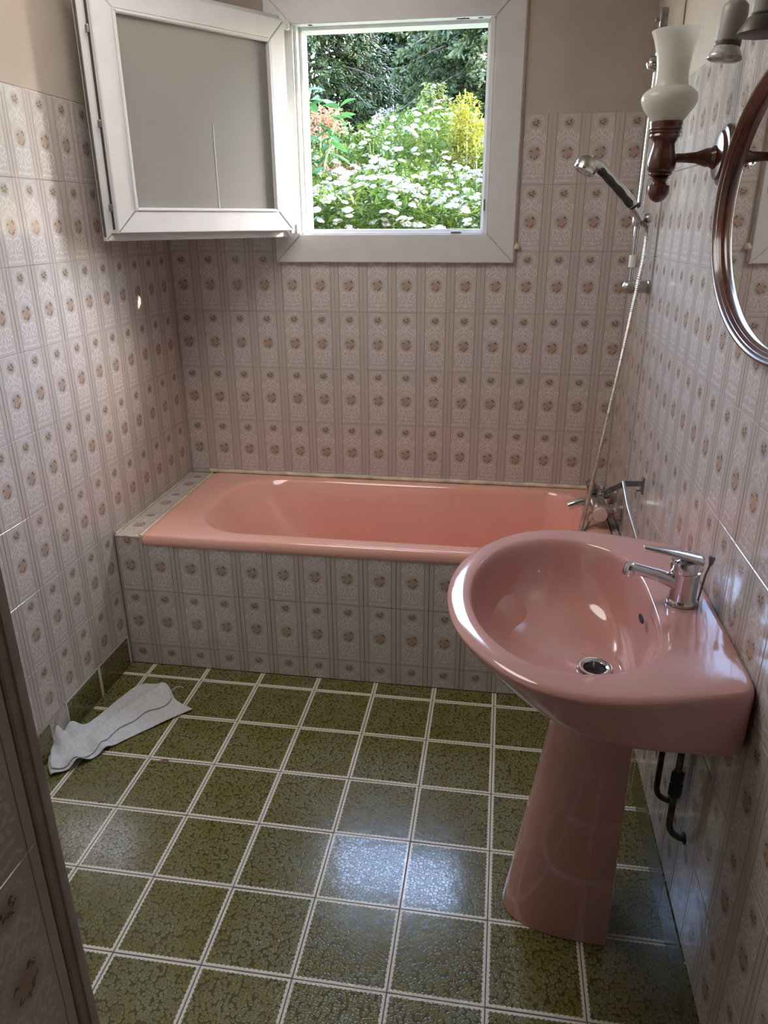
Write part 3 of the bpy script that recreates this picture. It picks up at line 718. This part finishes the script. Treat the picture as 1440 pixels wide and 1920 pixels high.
hs = thing('hand_shower', 'chrome hand shower with black grip resting in the rail holder', 'hand shower', (1.54, SY-.024, 1.48))
HY = SY-.024
def hp(x, z): return (x, HY, z)
axis = spline([hp(1.556, 1.466), hp(1.535, 1.502), hp(1.500, 1.541), hp(1.462, 1.578), hp(1.434, 1.604), hp(1.418, 1.613), hp(1.404, 1.615)], 5)
b = bmesh.new(); tube(b, axis, lambda t: .0105 if t < .14 else (.0135 if t < .66 else .0135+.010*(t-.66)/.34), 22)
child('handle', b, M['satin'], hs, 50)
b = bmesh.new(); gp = []
for i in range(19):
    t = .20+.50*i/18; k = t*(len(axis)-1); a = axis[int(k)].lerp(axis[min(int(k)+1, len(axis)-1)], k-int(k))
    gp.append(a+Vector((-.0035, -.0035, -.0035)))
tube(b, gp, [(.0122+.0006*math.sin(i*1.3)) if 0 < i < 18 else .0095 for i in range(19)], 18)
child('grip', b, M['black'], hs, 60, 'black ribbed grip')
b = bmesh.new(); k = .17*(len(axis)-1); a = axis[int(k)]; lathe(b, [(-.006, .0142), (.006, .0142)], a, (-.62, 0, .78), 20); child('collar', b, M['black'], hs, 40)
hc = Vector(hp(1.392, 1.612)); hd = Vector((-.42, -.12, -.88))
b = bmesh.new(); lathe(b, [(-.024, 0), (-.0235, .010), (-.020, .020), (-.012, .0285), (-.002, .0325), (.004, .0330), (.005, .0315), (.012, .0315), (.015, .030)], hc, hd, 36)
child('head', b, M['satin'], hs, 40)
b = bmesh.new(); lathe(b, [(.0105, .0325), (.0165, .0325), (.019, .029), (.0195, 0)], hc, hd, 36); child('spray_face', b, M['chrome'], hs, 40)
for k in range(10):
    a = 2*math.pi*k/10; u, w = frame_axes(hd)
    b = bmesh.new(); lathe(b, [(0, .0022), (.0008, .0016)], hc+hd.normalized()*.0193+(u*math.cos(a)+w*math.sin(a))*.021, hd, 8); child('nozzle', b, M['black'], hs)
hose_pts = spline([hp(1.553, 1.472), (1.566, HY-.002, 1.458), (1.5735, HY-.004, 1.435), (1.5735, -.440, 1.37), (1.566, -.438, 1.29), (1.549, -.435, 1.12), (1.523, -.433, .895), (1.502, -.431, .715), (1.486, -.430, .585), (1.476, -.428, .505), (1.472, -.424, .470), (1.478, -.416, .470), (1.490, -.406, .495), (1.503, -.400, .528)], 16)
b = bmesh.new()
tot = 0; rad = []; dense = []
for i in range(len(hose_pts)-1):
    n = max(2, int((hose_pts[i+1]-hose_pts[i]).length/.0022))
    for k in range(n): dense.append(hose_pts[i].lerp(hose_pts[i+1], k/n))
tube(b, dense, [(.0062 if i % 2 else .0072) for i in range(len(dense))], 8)
child('hose', b, M['satin'], hs, None, 'ribbed metal hose')

# folding towel arm
arm = thing('towel_arm', 'dull steel folding towel arm with two bars on the right wall', 'towel holder', (1.6, -.70, .77))
child('wall_plate', bx(1.5985, XR, -.712, -.688, .740, .788, bev=.0012), M['steel'], arm)
b = bmesh.new()
def flat(bm, p0, p1, w, t):
    p0, p1 = Vector(p0), Vector(p1); d = (p1-p0).normalized(); n = Vector((0, 1, 0)); up = d.cross(n).normalized()
    loft(bm, [[p+n*a+up*b_ for a, b_ in ((-t, -w), (t, -w), (t, w), (-t, w))] for p in (p0, p1)])
flat(b, (1.601, -.70, .769), (1.549, -.70, .767), .008, .002); flat(b, (1.549, -.70, .767), (1.488, -.70, .731), .008, .002); child('bracket_bar', b, M['steel'], arm)
b = bmesh.new(); lathe(b, [(0, .0065), (.012, .0065), (.014, .004)], (1.490, -.694, .732), (0, -1, 0), 12); child('pivot', b, M['satin'], arm, 40)
b = bmesh.new(); tube(b, [(1.546, -.704, .772), (1.5485, -.80, .735), (1.560, -.93, .690), (1.575, -1.02, .652)], .0052, 12); child('swing_bar', b, M['satin'], arm, 50)
b = bmesh.new(); lathe(b, [(0, .0022), (.012, .0022), (.0125, .004), (.014, .004)], (1.599, -.70, .748), (-1, 0, 0), 10); child('screw', b, M['steel'], arm, 40)

# ------------------------------------------------------------------ mirror
MY, MZ, MA, MB = -1.535, 1.493, .413, .242
mir = thing('oval_mirror', 'oval wall mirror in a moulded dark red wooden frame', 'mirror', (1.6, MY, MZ))
fp = [(0, 0), (.006, .006), (.018, .018), (.030, .030), (.036, .040), (.0355, .050), (.031, .058), (.0275, .0625), (.0285, .0655), (.0270, .0700), (.0205, .0735), (.0190, .0765), (.0195, .0790), (.0165, .0830), (.0100, .0865), (.005, .0875)]
def oval(inset_, xoff, n=120): return [Vector((XR-.001-xoff, MY+(MA-inset_)*math.cos(t), MZ+(MB-inset_*.80)*math.sin(t))) for t in (2*math.pi*k/n for k in range(n))]
sc_ = .50
b = bmesh.new(); loft(b, [oval(-.003+w*sc_*.9, d*.70) for d, w in fp], True, False, False); child('frame', b, M['wood'], mir, 60)
b = bmesh.new(); b.faces.new([b.verts.new(p) for p in oval(.086*sc_*.9-.003, .0065)]); bmesh.ops.recalc_face_normals(b, faces=b.faces)
if b.faces[:][0].normal.x > 0: bmesh.ops.reverse_faces(b, faces=b.faces)
o = child('glass', b, M['mirror'], mir, None, 'silvered mirror glass')

# ------------------------------------------------------------------ wall sconce
SX, SYY = 1.481, -1.074
scn = thing('wall_sconce', 'turned dark wood wall light with waisted white glass shade beside the mirror', 'wall lamp', (XR, SYY, 1.58))
b = bmesh.new(); lathe(b, [(0, .056), (.006, .057), (.012, .053), (.014, .046), (.020, .043), (.023, .032), (.024, .022), (.026, .0)], (XR, SYY, 1.588), (-1, 0, 0), 40); child('back_plate', b, M['wood'], scn, 40)
b = bmesh.new(); lathe(b, [(.020, .021), (.026, .022), (.034, .017), (.037, .018), (.043, .0165), (.060, .0105), (.085, .0085), (.105, .0085), (.120, .010)], (XR, SYY, 1.585), (-1, 0, 0), 28); child('arm', b, M['wood'], scn, 40)
b = bmesh.new(); lathe(b, [(1.548, .012), (1.553, .020), (1.556, .024), (1.5585, .0215), (1.563, .026), (1.575, .0285), (1.587, .0265), (1.600, .0230), (1.611, .0215), (1.620, .0255), (1.624, .0300), (1.628, .0285), (1.631, .0315), (1.634, .0295), (1.637, .0320), (1.641, .0310), (1.645, .0325), (1.650, .0320), (1.650, .026)], (SX, SYY, 0), (0, 0, 1), 40); child('turned_cup', b, M['wood'], scn, 35)
b = bmesh.new(); lathe(b, [(1.503, 0), (1.5045, .008), (1.510, .0155), (1.519, .0203), (1.528, .0218), (1.534, .0212), (1.5365, .0165), (1.541, .0130), (1.546, .0150), (1.549, .020)], (SX, SYY, 0), (0, 0, 1), 32); child('finial', b, M['wood'], scn, 35)
sh = [(1.646, .0290), (1.652, .0315), (1.662, .0385), (1.673, .0475), (1.683, .0525), (1.691, .0535), (1.698, .0510), (1.704, .0450), (1.7095, .0370), (1.7105, .0325), (1.716, .0308), (1.730, .0302), (1.746, .0308), (1.762, .0330), (1.778, .0370), (1.794, .0425), (1.804, .0470)]
b = bmesh.new(); lathe(b, sh+[(h+.0005, r-.0022) for h, r in reversed(sh)], (SX, SYY, 0), (0, 0, 1), 48, cap=False); child('glass_shade', b, M['opal'], scn, 60, 'white opal glass shade')
b = bmesh.new(); lathe(b, [(1.65, .012), (1.69, .012), (1.70, .016), (1.74, .017), (1.755, .008), (1.757, 0)], (SX, SYY, 0), (0, 0, 1), 20); child('bulb', b, M['opal'], scn, 50)

# ------------------------------------------------------------------ spot lamps above the mirror
def spot(loc, label, dark, axis=(0, 0, 1)):
    t = thing('spot_lamp', label, 'spot lamp', (XR, loc[1], 1.86), 'spot lamps above the mirror')
    x, y, z = loc; ax = Vector(axis).normalized()
    b = bmesh.new(); lathe(b, [(.022, .0165), (.024, .0185), (.060, .0190), (.070, .0175), (.075, .012), (.076, 0)], (x, y, z), ax, 28); child('socket', b, M['lampgrey'], t, 40)
    if dark:
        b = bmesh.new(); lathe(b, [(0, .031), (.001, .0325), (.006, .031), (.020, .021), (.021, .017)], (x, y, z), ax, 30); child('shade', b, M['lampdark'], t, 40, 'dark conical shade')
    else:
        b = bmesh.new(); lathe(b, [(.018, .0185), (.022, .0190), (.024, .0185)], (x, y, z), ax, 28); child('rim', b, M['lampdark'], t, 40)
        b = bmesh.new(); lathe(b, [(-.003, 0), (-.002, .012), (-.001, .020), (.001, .0245), (.003, .0250), (.006, .0240), (.012, .0205), (.020, .0165)], (x, y, z), ax, 32); child('reflector_bulb', b, M['glass'], t, 40)
    tp = Vector(loc)+ax*.072
    b = bmesh.new(); tube(b, spline([tp, tp+Vector((.008, 0, .014)), (x+.045, y-.01, z+.115), (1.585, y-.01, z+.125)], 6), .0065, 12); child('arm', b, M['lampgrey'], t, 50)
    b = bmesh.new(); lathe(b, [(0, .034), (.014, .033), (.02, .026), (.021, 0)], (XR, y-.01, z+.125), (-1, 0, 0), 28); child('rose', b, M['lampgrey'], t, 40)
spot((1.488, -1.440, 1.692), 'grey spot lamp with a bare reflector bulb, above the mirror', False, (.10, 0, 1))
spot((1.494, -1.605, 1.692), 'grey spot lamp with a dark conical shade at the picture edge', True, (0.02, 0, 1))

# ------------------------------------------------------------------ floor cloth
cl = thing('floor_cloth', 'crumpled grey cloth lying on the green floor by the left wall', 'cloth', (.05, -1.02, 0))
eA = spline([(-.120, -1.120, 0), (-.085, -1.175, 0), (-.050, -1.235, 0), (-.022, -1.268, 0)], 8)
eB = spline([(-.022, -1.268, 0), (.036, -1.214, 0), (.088, -1.123, 0), (.138, -1.053, 0), (.196, -.985, 0), (.256, -.914, 0)], 8)
eC = spline([(.052, -.806, 0), (.101, -.812, 0), (.140, -.828, 0), (.185, -.876, 0), (.256, -.914, 0)], 8)
eD = spline([(-.120, -1.120, 0), (-.062, -1.105, 0), (-.020, -1.000, 0), (.006, -.880, 0), (.020, -.838, 0), (.052, -.806, 0)], 8)
def along(e, t):
    k = t*(len(e)-1); i = min(int(k), len(e)-2); return e[i].lerp(e[i+1], k-i)
def coons(s, t):                                   # s across (A/C), t along (D/B)
    c0, c1 = along(eA, s), along(eC, s); d0, d1 = along(eD, t), along(eB, t)
    p = (1-t)*c0+t*c1+(1-s)*d0+s*d1
    return p-((1-s)*(1-t)*eA[0]+s*(1-t)*eA[-1]+(1-s)*t*eC[0]+s*t*eC[-1])
def gaus(x, m, w): return math.exp(-((x-m)/w)**2)
def clz(s, t):
    z = .0045+.0015*math.sin(9*s+5*t)+.0012*math.sin(17*t-6*s)
    z += .042*gaus(t, .05, .09)*gaus(s, .18, .20)*(1+.25*math.sin(14*s)) + .046*gaus(t, .23, .055)*gaus(s, .06, .18)
    z += .030*gaus(t, .10+.10*s, .045)*(.5+.5*math.sin(7*s+.6)) + .016*gaus(t, .30+.06*s, .035)*gaus(s, .85, .3)
    z += .012*gaus(t, .03, .05)*gaus(s, .8, .25)
    z += .010*gaus(s, .35+.1*t, .12)*t + .012*gaus(t, 1.0, .07)*gaus(s, .35, .12)
    return max(.003, z)
b = bmesh.new(); NS, NT = 34, 64
def patch(s0, s1, lift, t0=0, t1=1, edge=None):
    gv = []
    for j in range(NT+1):
        t = t0+(t1-t0)*j/NT; row = []
        for i in range(NS+1):
            s_end = edge(t) if edge else s1
            s = s0+(s_end-s0)*i/NS; p = coons(s, t); p.z = clz(s, t)+lift*(1-.25*(i/NS)**6)
            row.append(b.verts.new(p))
        gv.append(row)
    for j in range(NT):
        for i in range(NS): b.faces.new([gv[j][i], gv[j][i+1], gv[j+1][i+1], gv[j+1][i]])
patch(0, 1, 0)
patch(.0, .7, .0075, .03, .97, lambda t: .86-.28*max(0, t-.25)+.05*math.sin(9*t)+.03*math.sin(23*t))
for v in b.verts: v.co.z = max(v.co.z, .002)
o = child('fabric', b, M['cloth'], cl, 180)
sd = o.modifiers.new('t', 'SOLIDIFY'); sd.thickness = .0024; sd.offset = 1
b = bmesh.new(); tube(b, spline([(.150, -.838, .012), (.166, -.828, .022), (.176, -.818, .016), (.183, -.812, .008)], 5), [.0012]*16, 6)
child('hanging_loop', b, M['cloth'], cl, 60)
# small floor defects
for (x, y, r_, lab) in ((.267, -1.155, .010, 'larger brown chip in a floor tile beside the cloth'), (.164, -1.335, .006, 'smaller chip in a floor tile near the wall stub')):
    b = bmesh.new(); n = 14; rr = random.Random(int(r_*1e4))
    ring0 = [(x+r_*1.3*math.cos(a)*rr.uniform(.75, 1.15), y+r_*math.sin(a)*rr.uniform(.75, 1.15)) for a in (2*math.pi*k/n for k in range(n))]
    loft(b, [[(p, q, .0005) for p, q in ring0], [(x+(p-x)*.8, y+(q-y)*.8, .0016) for p, q in ring0], [(x+(p-x)*.3, y+(q-y)*.3, .0010) for p, q in ring0]])
    tag(obj('floor_chip', b, M['chip']), lab, 'chip', 'chips in the floor')

# ================================================================== the garden outside
lawn = tag(obj('ground', bx(-14, 14, .3, 40, -.3, -.05), M['lawn']), 'green garden ground outside the window', 'ground', kind='structure')
def quadleaf(verts, faces, p, d, up, L, W, fold=.15):
    d = d.normalized(); s = d.cross(up)
    if s.length < 1e-4: s = d.cross(Vector((1, 0, 0)))
    s.normalize(); n = s.cross(d); i = len(verts)
    verts += [p, p+d*L*.5+s*W*.5+n*L*fold, p+d*L, p+d*L*.5-s*W*.5+n*L*fold]
    faces += [(i, i+1, i+2), (i, i+2, i+3)]
def pymesh(name, verts, faces, mat, tip=None):
    me = bpy.data.meshes.new(name); me.from_pydata([tuple(v) for v in verts], [], faces); me.materials.append(mat)
    if tip:
        a = me.attributes.new('tip', 'FLOAT', 'POINT'); a.data.foreach_set('value', tip)
    me.update(); return me
def rdir(r_, zmin=-1):
    while True:
        v = Vector((r_.uniform(-1, 1), r_.uniform(-1, 1), r_.uniform(zmin, 1)))
        if .05 < v.length < 1: return v.normalized()
# one flower head: a lumpy flat umbel
def umbel_mesh(seed, mat='umbel'):
    r_ = random.Random(seed); verts = [Vector((0, 0, .012))]; faces = []; n = 14
    for ring, (rad, h) in enumerate(((.024, .010), (.043, .004), (.056, -.007))):
        for k in range(n):
            a = 2*math.pi*(k+.5*ring)/n; q = rad*r_.uniform(.8, 1.18)
            verts.append(Vector((q*math.cos(a), q*math.sin(a), h+r_.uniform(-.010, .010))))
    for k in range(n): faces.append((0, 1+k, 1+(k+1) % n))
    for ring in range(2):
        o0, o1 = 1+ring*n, 1+(ring+1)*n
        for k in range(n): faces += [(o0+k, o1+k, o0+(k+1) % n), (o0+(k+1) % n, o1+k, o1+(k+1) % n)]
    return pymesh('flower_head', verts, faces, M[mat])
UM = [umbel_mesh(s) for s in range(4)]; UM2 = [umbel_mesh(s, 'umbelwarm') for s in range(4)]
def flower_shrub(label, x0, x1, y0, y1, zt, nleaf, nhead, seed, um=UM):
    """zt(x,y): height of the top surface"""
    r_ = random.Random(seed); t = thing('flowering_shrub', label, 'shrub', ((x0+x1)/2, (y0+y1)/2, -.05), 'white flowering shrubs outside the window')
    inv = Matrix.Translation(-t.location); V, Fc = [], []
    def inside():
        while True:
            x, y = r_.uniform(x0, x1), r_.uniform(y0, y1)
            e = ((x-(x0+x1)/2)/((x1-x0)/2))**2
            if r_.random() < 1.15-.35*e: return x, y
    for _ in range(nleaf):
        x, y = inside(); top_ = zt(x, y); z = top_-abs(r_.gauss(0, .22)) if r_.random() < .75 else r_.uniform(.3, top_)
        if r_.random() < .30: y = y0+r_.uniform(-.15, .1); z = r_.uniform(.8, zt(x, y))
        p = Vector((x, y, z)); d = rdir(r_, -.3); d.z *= .6; quadleaf(V, Fc, p, d, Vector((0, 0, 1)), r_.uniform(.06, .11), r_.uniform(.022, .04), .1)
    o = link(bpy.data.objects.new('foliage', pymesh('foliage', V, Fc, M['elder'])), t); o.matrix_parent_inverse = inv; o['kind'] = 'stuff'
    sb_ = bmesh.new()
    for k in range(16):
        x, y = inside(); z = zt(x, y)-.05; a = Vector(((x0+x1)/2+(x-(x0+x1)/2)*.5, (y0+y1)/2+(y-(y0+y1)/2)*.4, -.05))
        tube(sb_, spline([a, a.lerp(Vector((x, y, z)), .5)+Vector((r_.uniform(-.1, .1), 0, .1)), (x, y, z)], 4), lambda q: .016-.011*q, 5)
    o = child('stems', sb_, M['stem'], t)
    for k in range(nhead):
        x, y = inside(); z = zt(x, y)+r_.uniform(-.02, .09)
        if k % 2 == 0: y = y0+(-r_.uniform(.02, .22) if k % 4 == 0 else r_.uniform(0, .5)); z = zt(x, y)+.03-(r_.uniform(.0, .30) if y < y0 else r_.uniform(0, .06))
        o = bpy.data.objects.new('flower_head', um[k % 4]); COL.objects.link(o); o.parent = t; o.matrix_parent_inverse = inv
        s = r_.uniform(.38, .72)
        o.location = (x, y, z); o.scale = (s, s, s); o.rotation_euler = (Euler((r_.uniform(.1, .6), r_.uniform(-.35, .35), 0)).to_matrix() @ Matrix.Rotation(r_.uniform(0, 6.3), 3, 'Z')).to_euler()
flower_shrub('white flowered elder nearest the window, on its left side', -1.5, .15, 2.6, 4.0, lambda x, y: 1.62+.20*(y-2.6)+.05*math.sin(5*x), 7500, 290, 41)
flower_shrub('white flowered elder nearest the window, on its right side', .1, 1.9, 2.7, 4.1, lambda x, y: 1.60+.22*(y-2.7)+.06*math.sin(4*x+1), 7500, 290, 42)
flower_shrub('tall sunlit white flowered elder in the second row of the garden', -2.4, 1.9, 4.5, 6.2, lambda x, y: 2.10+.26*(y-4.5)+.09*math.sin(3.1*x+.6)-.10*max(0, x-.8), 11000, 290, 43, UM2)

def leaf_bush(name, label, c, rad, n, mat, L, seed, cat='shrub', group=None):
    r_ = random.Random(seed); t = thing(name, label, cat, (c[0], c[1], -.05), group); inv = Matrix.Translation(-t.location); V, Fc = [], []
    for _ in range(n):
        q = rdir(r_)*(r_.random()**.45); p = Vector((c[0]+q.x*rad[0], c[1]+q.y*rad[1], c[2]+q.z*rad[2]))
        d = rdir(r_, -.2); quadleaf(V, Fc, p, d, Vector((0, 0, 1)), L*r_.uniform(.7, 1.3), L*r_.uniform(.3, .5), .1)
    o = link(bpy.data.objects.new('foliage', pymesh('foliage', V, Fc, mat)), t); o.matrix_parent_inverse = inv; o['kind'] = 'stuff'
    sb_ = bmesh.new()
    for k in range(7):
        a = rdir(r_)
        tube(sb_, spline([(c[0]+.05*a.x, c[1]+.05*a.y, -.05), (c[0]+.15*a.x, c[1]+.15*a.y, c[2]*.55), (c[0]+a.x*rad[0]*.6, c[1]+a.y*rad[1]*.6, c[2]+rad[2]*.4*a.z)], 4), lambda q: .02-.013*q, 5)
    child('stems', sb_, M['stem'], t)
    return t
leaf_bush('yellow_shrub', 'bright yellow leaved shrub behind the elders on the right', (.77, 4.5, 2.14), (.18, .22, .36), 1500, M['yellow'], .048, 51)
leaf_bush('pink_leaved_shrub', 'shrub with pink young leaves at the left of the window view', (-.62, 5.0, 2.34), (.24, .22, .17), 600, M['pinkleaf'], .055, 52)
leaf_bush('pink_leaved_shrub', 'small tuft of pink leaves in the middle of the elders', (-.42, 4.40, 1.86), (.30, .12, .10), 120, M['pinkleaf'], .07, 53)
leaf_bush('added_hedge', 'added unseen greenery far out to the right, mirrored in the left wall', (7.3, 9.2, 2.2), (2.9, .9, 2.5), 7000, M['elder'], .28, 56)  # added out of view so the glossy left wall reflects green, not sky
leaf_bush('white_blossom_bush', 'bush of pure white blossom under the dark spruces', (-.42, 8.2, 2.58), (.30, .30, .30), 1500, M['blossom'], .045, 54)
# large leaved branch at the left edge of the view
lb = thing('broad_leaved_shrub', 'large leaved green shrub at the left edge of the window view', 'shrub', (-1.25, 4.6, -.05)); inv = Matrix.Translation(-lb.location)
V, Fc = [], []
prof_l = [(0, 0), (.2, .16), (.45, .24), (.7, .19), (.9, .08), (1, 0)]
for k, (a, w) in enumerate(prof_l): V += [Vector((a*.17, w*.17, .012*math.sin(3*a)+.03*w)), Vector((a*.17, 0, .012*math.sin(3*a)-.006)), Vector((a*.17, -w*.17, .012*math.sin(3*a)+.03*w))]
for k in range(len(prof_l)-1):
    i = 3*k; Fc += [(i, i+1, i+4, i+3), (i+1, i+2, i+5, i+4)]
LM = pymesh('leaf', V, Fc, M['broad']); r_ = random.Random(61)
stems = [((-.75, 4.3, -.05), (-.66, 4.15, 1.7), (-.50, 4.05, 2.50)), ((-.8, 4.35, -.05), (-.48, 4.2, 1.7), (-.27, 4.1, 2.36)), ((-.9, 4.3, -.05), (-.76, 4.1, 1.7), (-.66, 4.0, 2.62))]
sb_ = bmesh.new()
for st in stems: tube(sb_, spline(st, 6), lambda q: .018-.011*q, 6)
child('stems', sb_, M['stem'], lb)
for st in stems:
    sp_ = spline(st, 14)
    for k in range(30):
        p = sp_[int((.52+.48*k/29)*(len(sp_)-1))]; o = bpy.data.objects.new('leaf', LM); COL.objects.link(o); o.parent = lb; o.matrix_parent_inverse = inv
        o.location = p+Vector((r_.uniform(-.03, .03),)*3); s = r_.uniform(.75, 1.25); o.scale = (s, s, s); o.rotation_euler = (r_.uniform(-.6, .6), r_.uniform(-.5, .7), k*2.4+r_.uniform(-.4, .4))

# conifers: boughs carrying hanging spindle-shaped twigs with paler tips
def spindle(V, Fc, T, p, d, L, w, tipv):
    d = d.normalized(); u, q = frame_axes(d); i = len(V)
    V += [p, p+d*L*.72+u*w, p+d*L*.72-u*w*.5+q*w*.87, p+d*L*.72-u*w*.5-q*w*.87, p+d*L]; T += [0, tipv*.45, tipv*.45, tipv*.45, tipv]
    Fc += [(i, i+2, i+1), (i, i+3, i+2), (i, i+1, i+3), (i+4, i+1, i+2), (i+4, i+2, i+3), (i+4, i+3, i+1)]
def conifer(label, base, H, zlow, rmax, nb, ntw, seed, mat, L=.16, w=.02, droop=.35, cat='tree', name='spruce_tree', skip=None):
    r_ = random.Random(seed); b0 = Vector(base); t = thing(name, label, cat, base, 'conifers beyond the flowers'); inv = Matrix.Translation(-t.location)
    tk = bmesh.new(); tube(tk, [b0, b0+Vector((.05, 0, H*.5)), b0+Vector((0, 0, H))], lambda q: .02+.022*H*(1-q)*.6, 9); child('trunk', tk, M['bark'], t, 60)
    V, Fc, T = [], [], []; bk = bmesh.new()
    for k in range(nb):
        f = (k+.5)/nb; z = zlow+(H-zlow)*f**1.1; a = k*2.39996+r_.uniform(-.3, .3); ln_ = rmax*(1-f)**.8*r_.uniform(.75, 1.1)+.10
        if skip and skip(a % (2*math.pi), z): continue
        p0 = b0+Vector((0, 0, z)); dirn = Vector((math.cos(a), math.sin(a), 0))
        pts_ = [p0+dirn*ln_*q+Vector((0, 0, ln_*(.25*q-droop*2*q*q+.18*q**3))) for q in (0, .25, .5, .75, 1)]
        sp_ = spline(pts_, 4)
        if k % 2 == 0: tube(bk, sp_[::2], lambda q: .02*(1-q)+.004, 4)
        side = Vector((-dirn.y, dirn.x, 0)); nt = max(6, int(ntw*(ln_/rmax)))
        for j in range(nt):
            q = .12+.88*(j+r_.random())/nt; kk = q*(len(sp_)-1); p = sp_[int(kk)].lerp(sp_[min(int(kk)+1, len(sp_)-1)], kk-int(kk))
            wd = ln_*.30*(1-q*.75)*r_.uniform(-1, 1)
            p = p+side*wd+Vector((0, 0, -abs(wd)*.35+r_.uniform(-.05, .04)))
            d = dirn*r_.uniform(.3, 1)+side*(math.copysign(.8, wd)*r_.uniform(.2, 1))+Vector((0, 0, r_.uniform(-.9, .25)))
            for m_ in range(3):
                dd = d+Vector((r_.uniform(-.5, .5), r_.uniform(-.5, .5), r_.uniform(-.5, .2)))
                spindle(V, Fc, T, p, dd, L*r_.uniform(.7, 1.3), w*r_.uniform(.8, 1.3), r_.choice((.25, .6, 1.0, 1.0)))
    o = link(bpy.data.objects.new('needles', pymesh('needles', V, Fc, mat, T)), t); o.matrix_parent_inverse = inv; o['kind'] = 'stuff'
    child('branches', bk, M['bark'], t)
conifer('tall dark spruce behind the flowers on the left of the view', (-1.75, 9.8, -.05), 6.4, .5, 2.5, 230, 180, 71, M['spruce'], .105, .015)
conifer('tall dark spruce behind the flowers on the right of the view', (.85, 9.2, -.05), 6.4, 1.5, 2.4, 230, 180, 72, M['spruce'], .105, .015)
conifer('dark spruce standing farthest back, between the two tall ones', (-.6, 12.8, -.05), 6.6, .4, 3.0, 170, 110, 73, M['spruce'], .20, .034)
conifer('small bright green young fir in front of the dark spruces', (.25, 6.9, -.05), 2.98, .9, .62, 120, 70, 74, M['fir'], .055, .0075, .15, name='young_fir')
print('triangles', sum(len(o.data.polygons) for o in bpy.data.objects if o.type == 'MESH'))
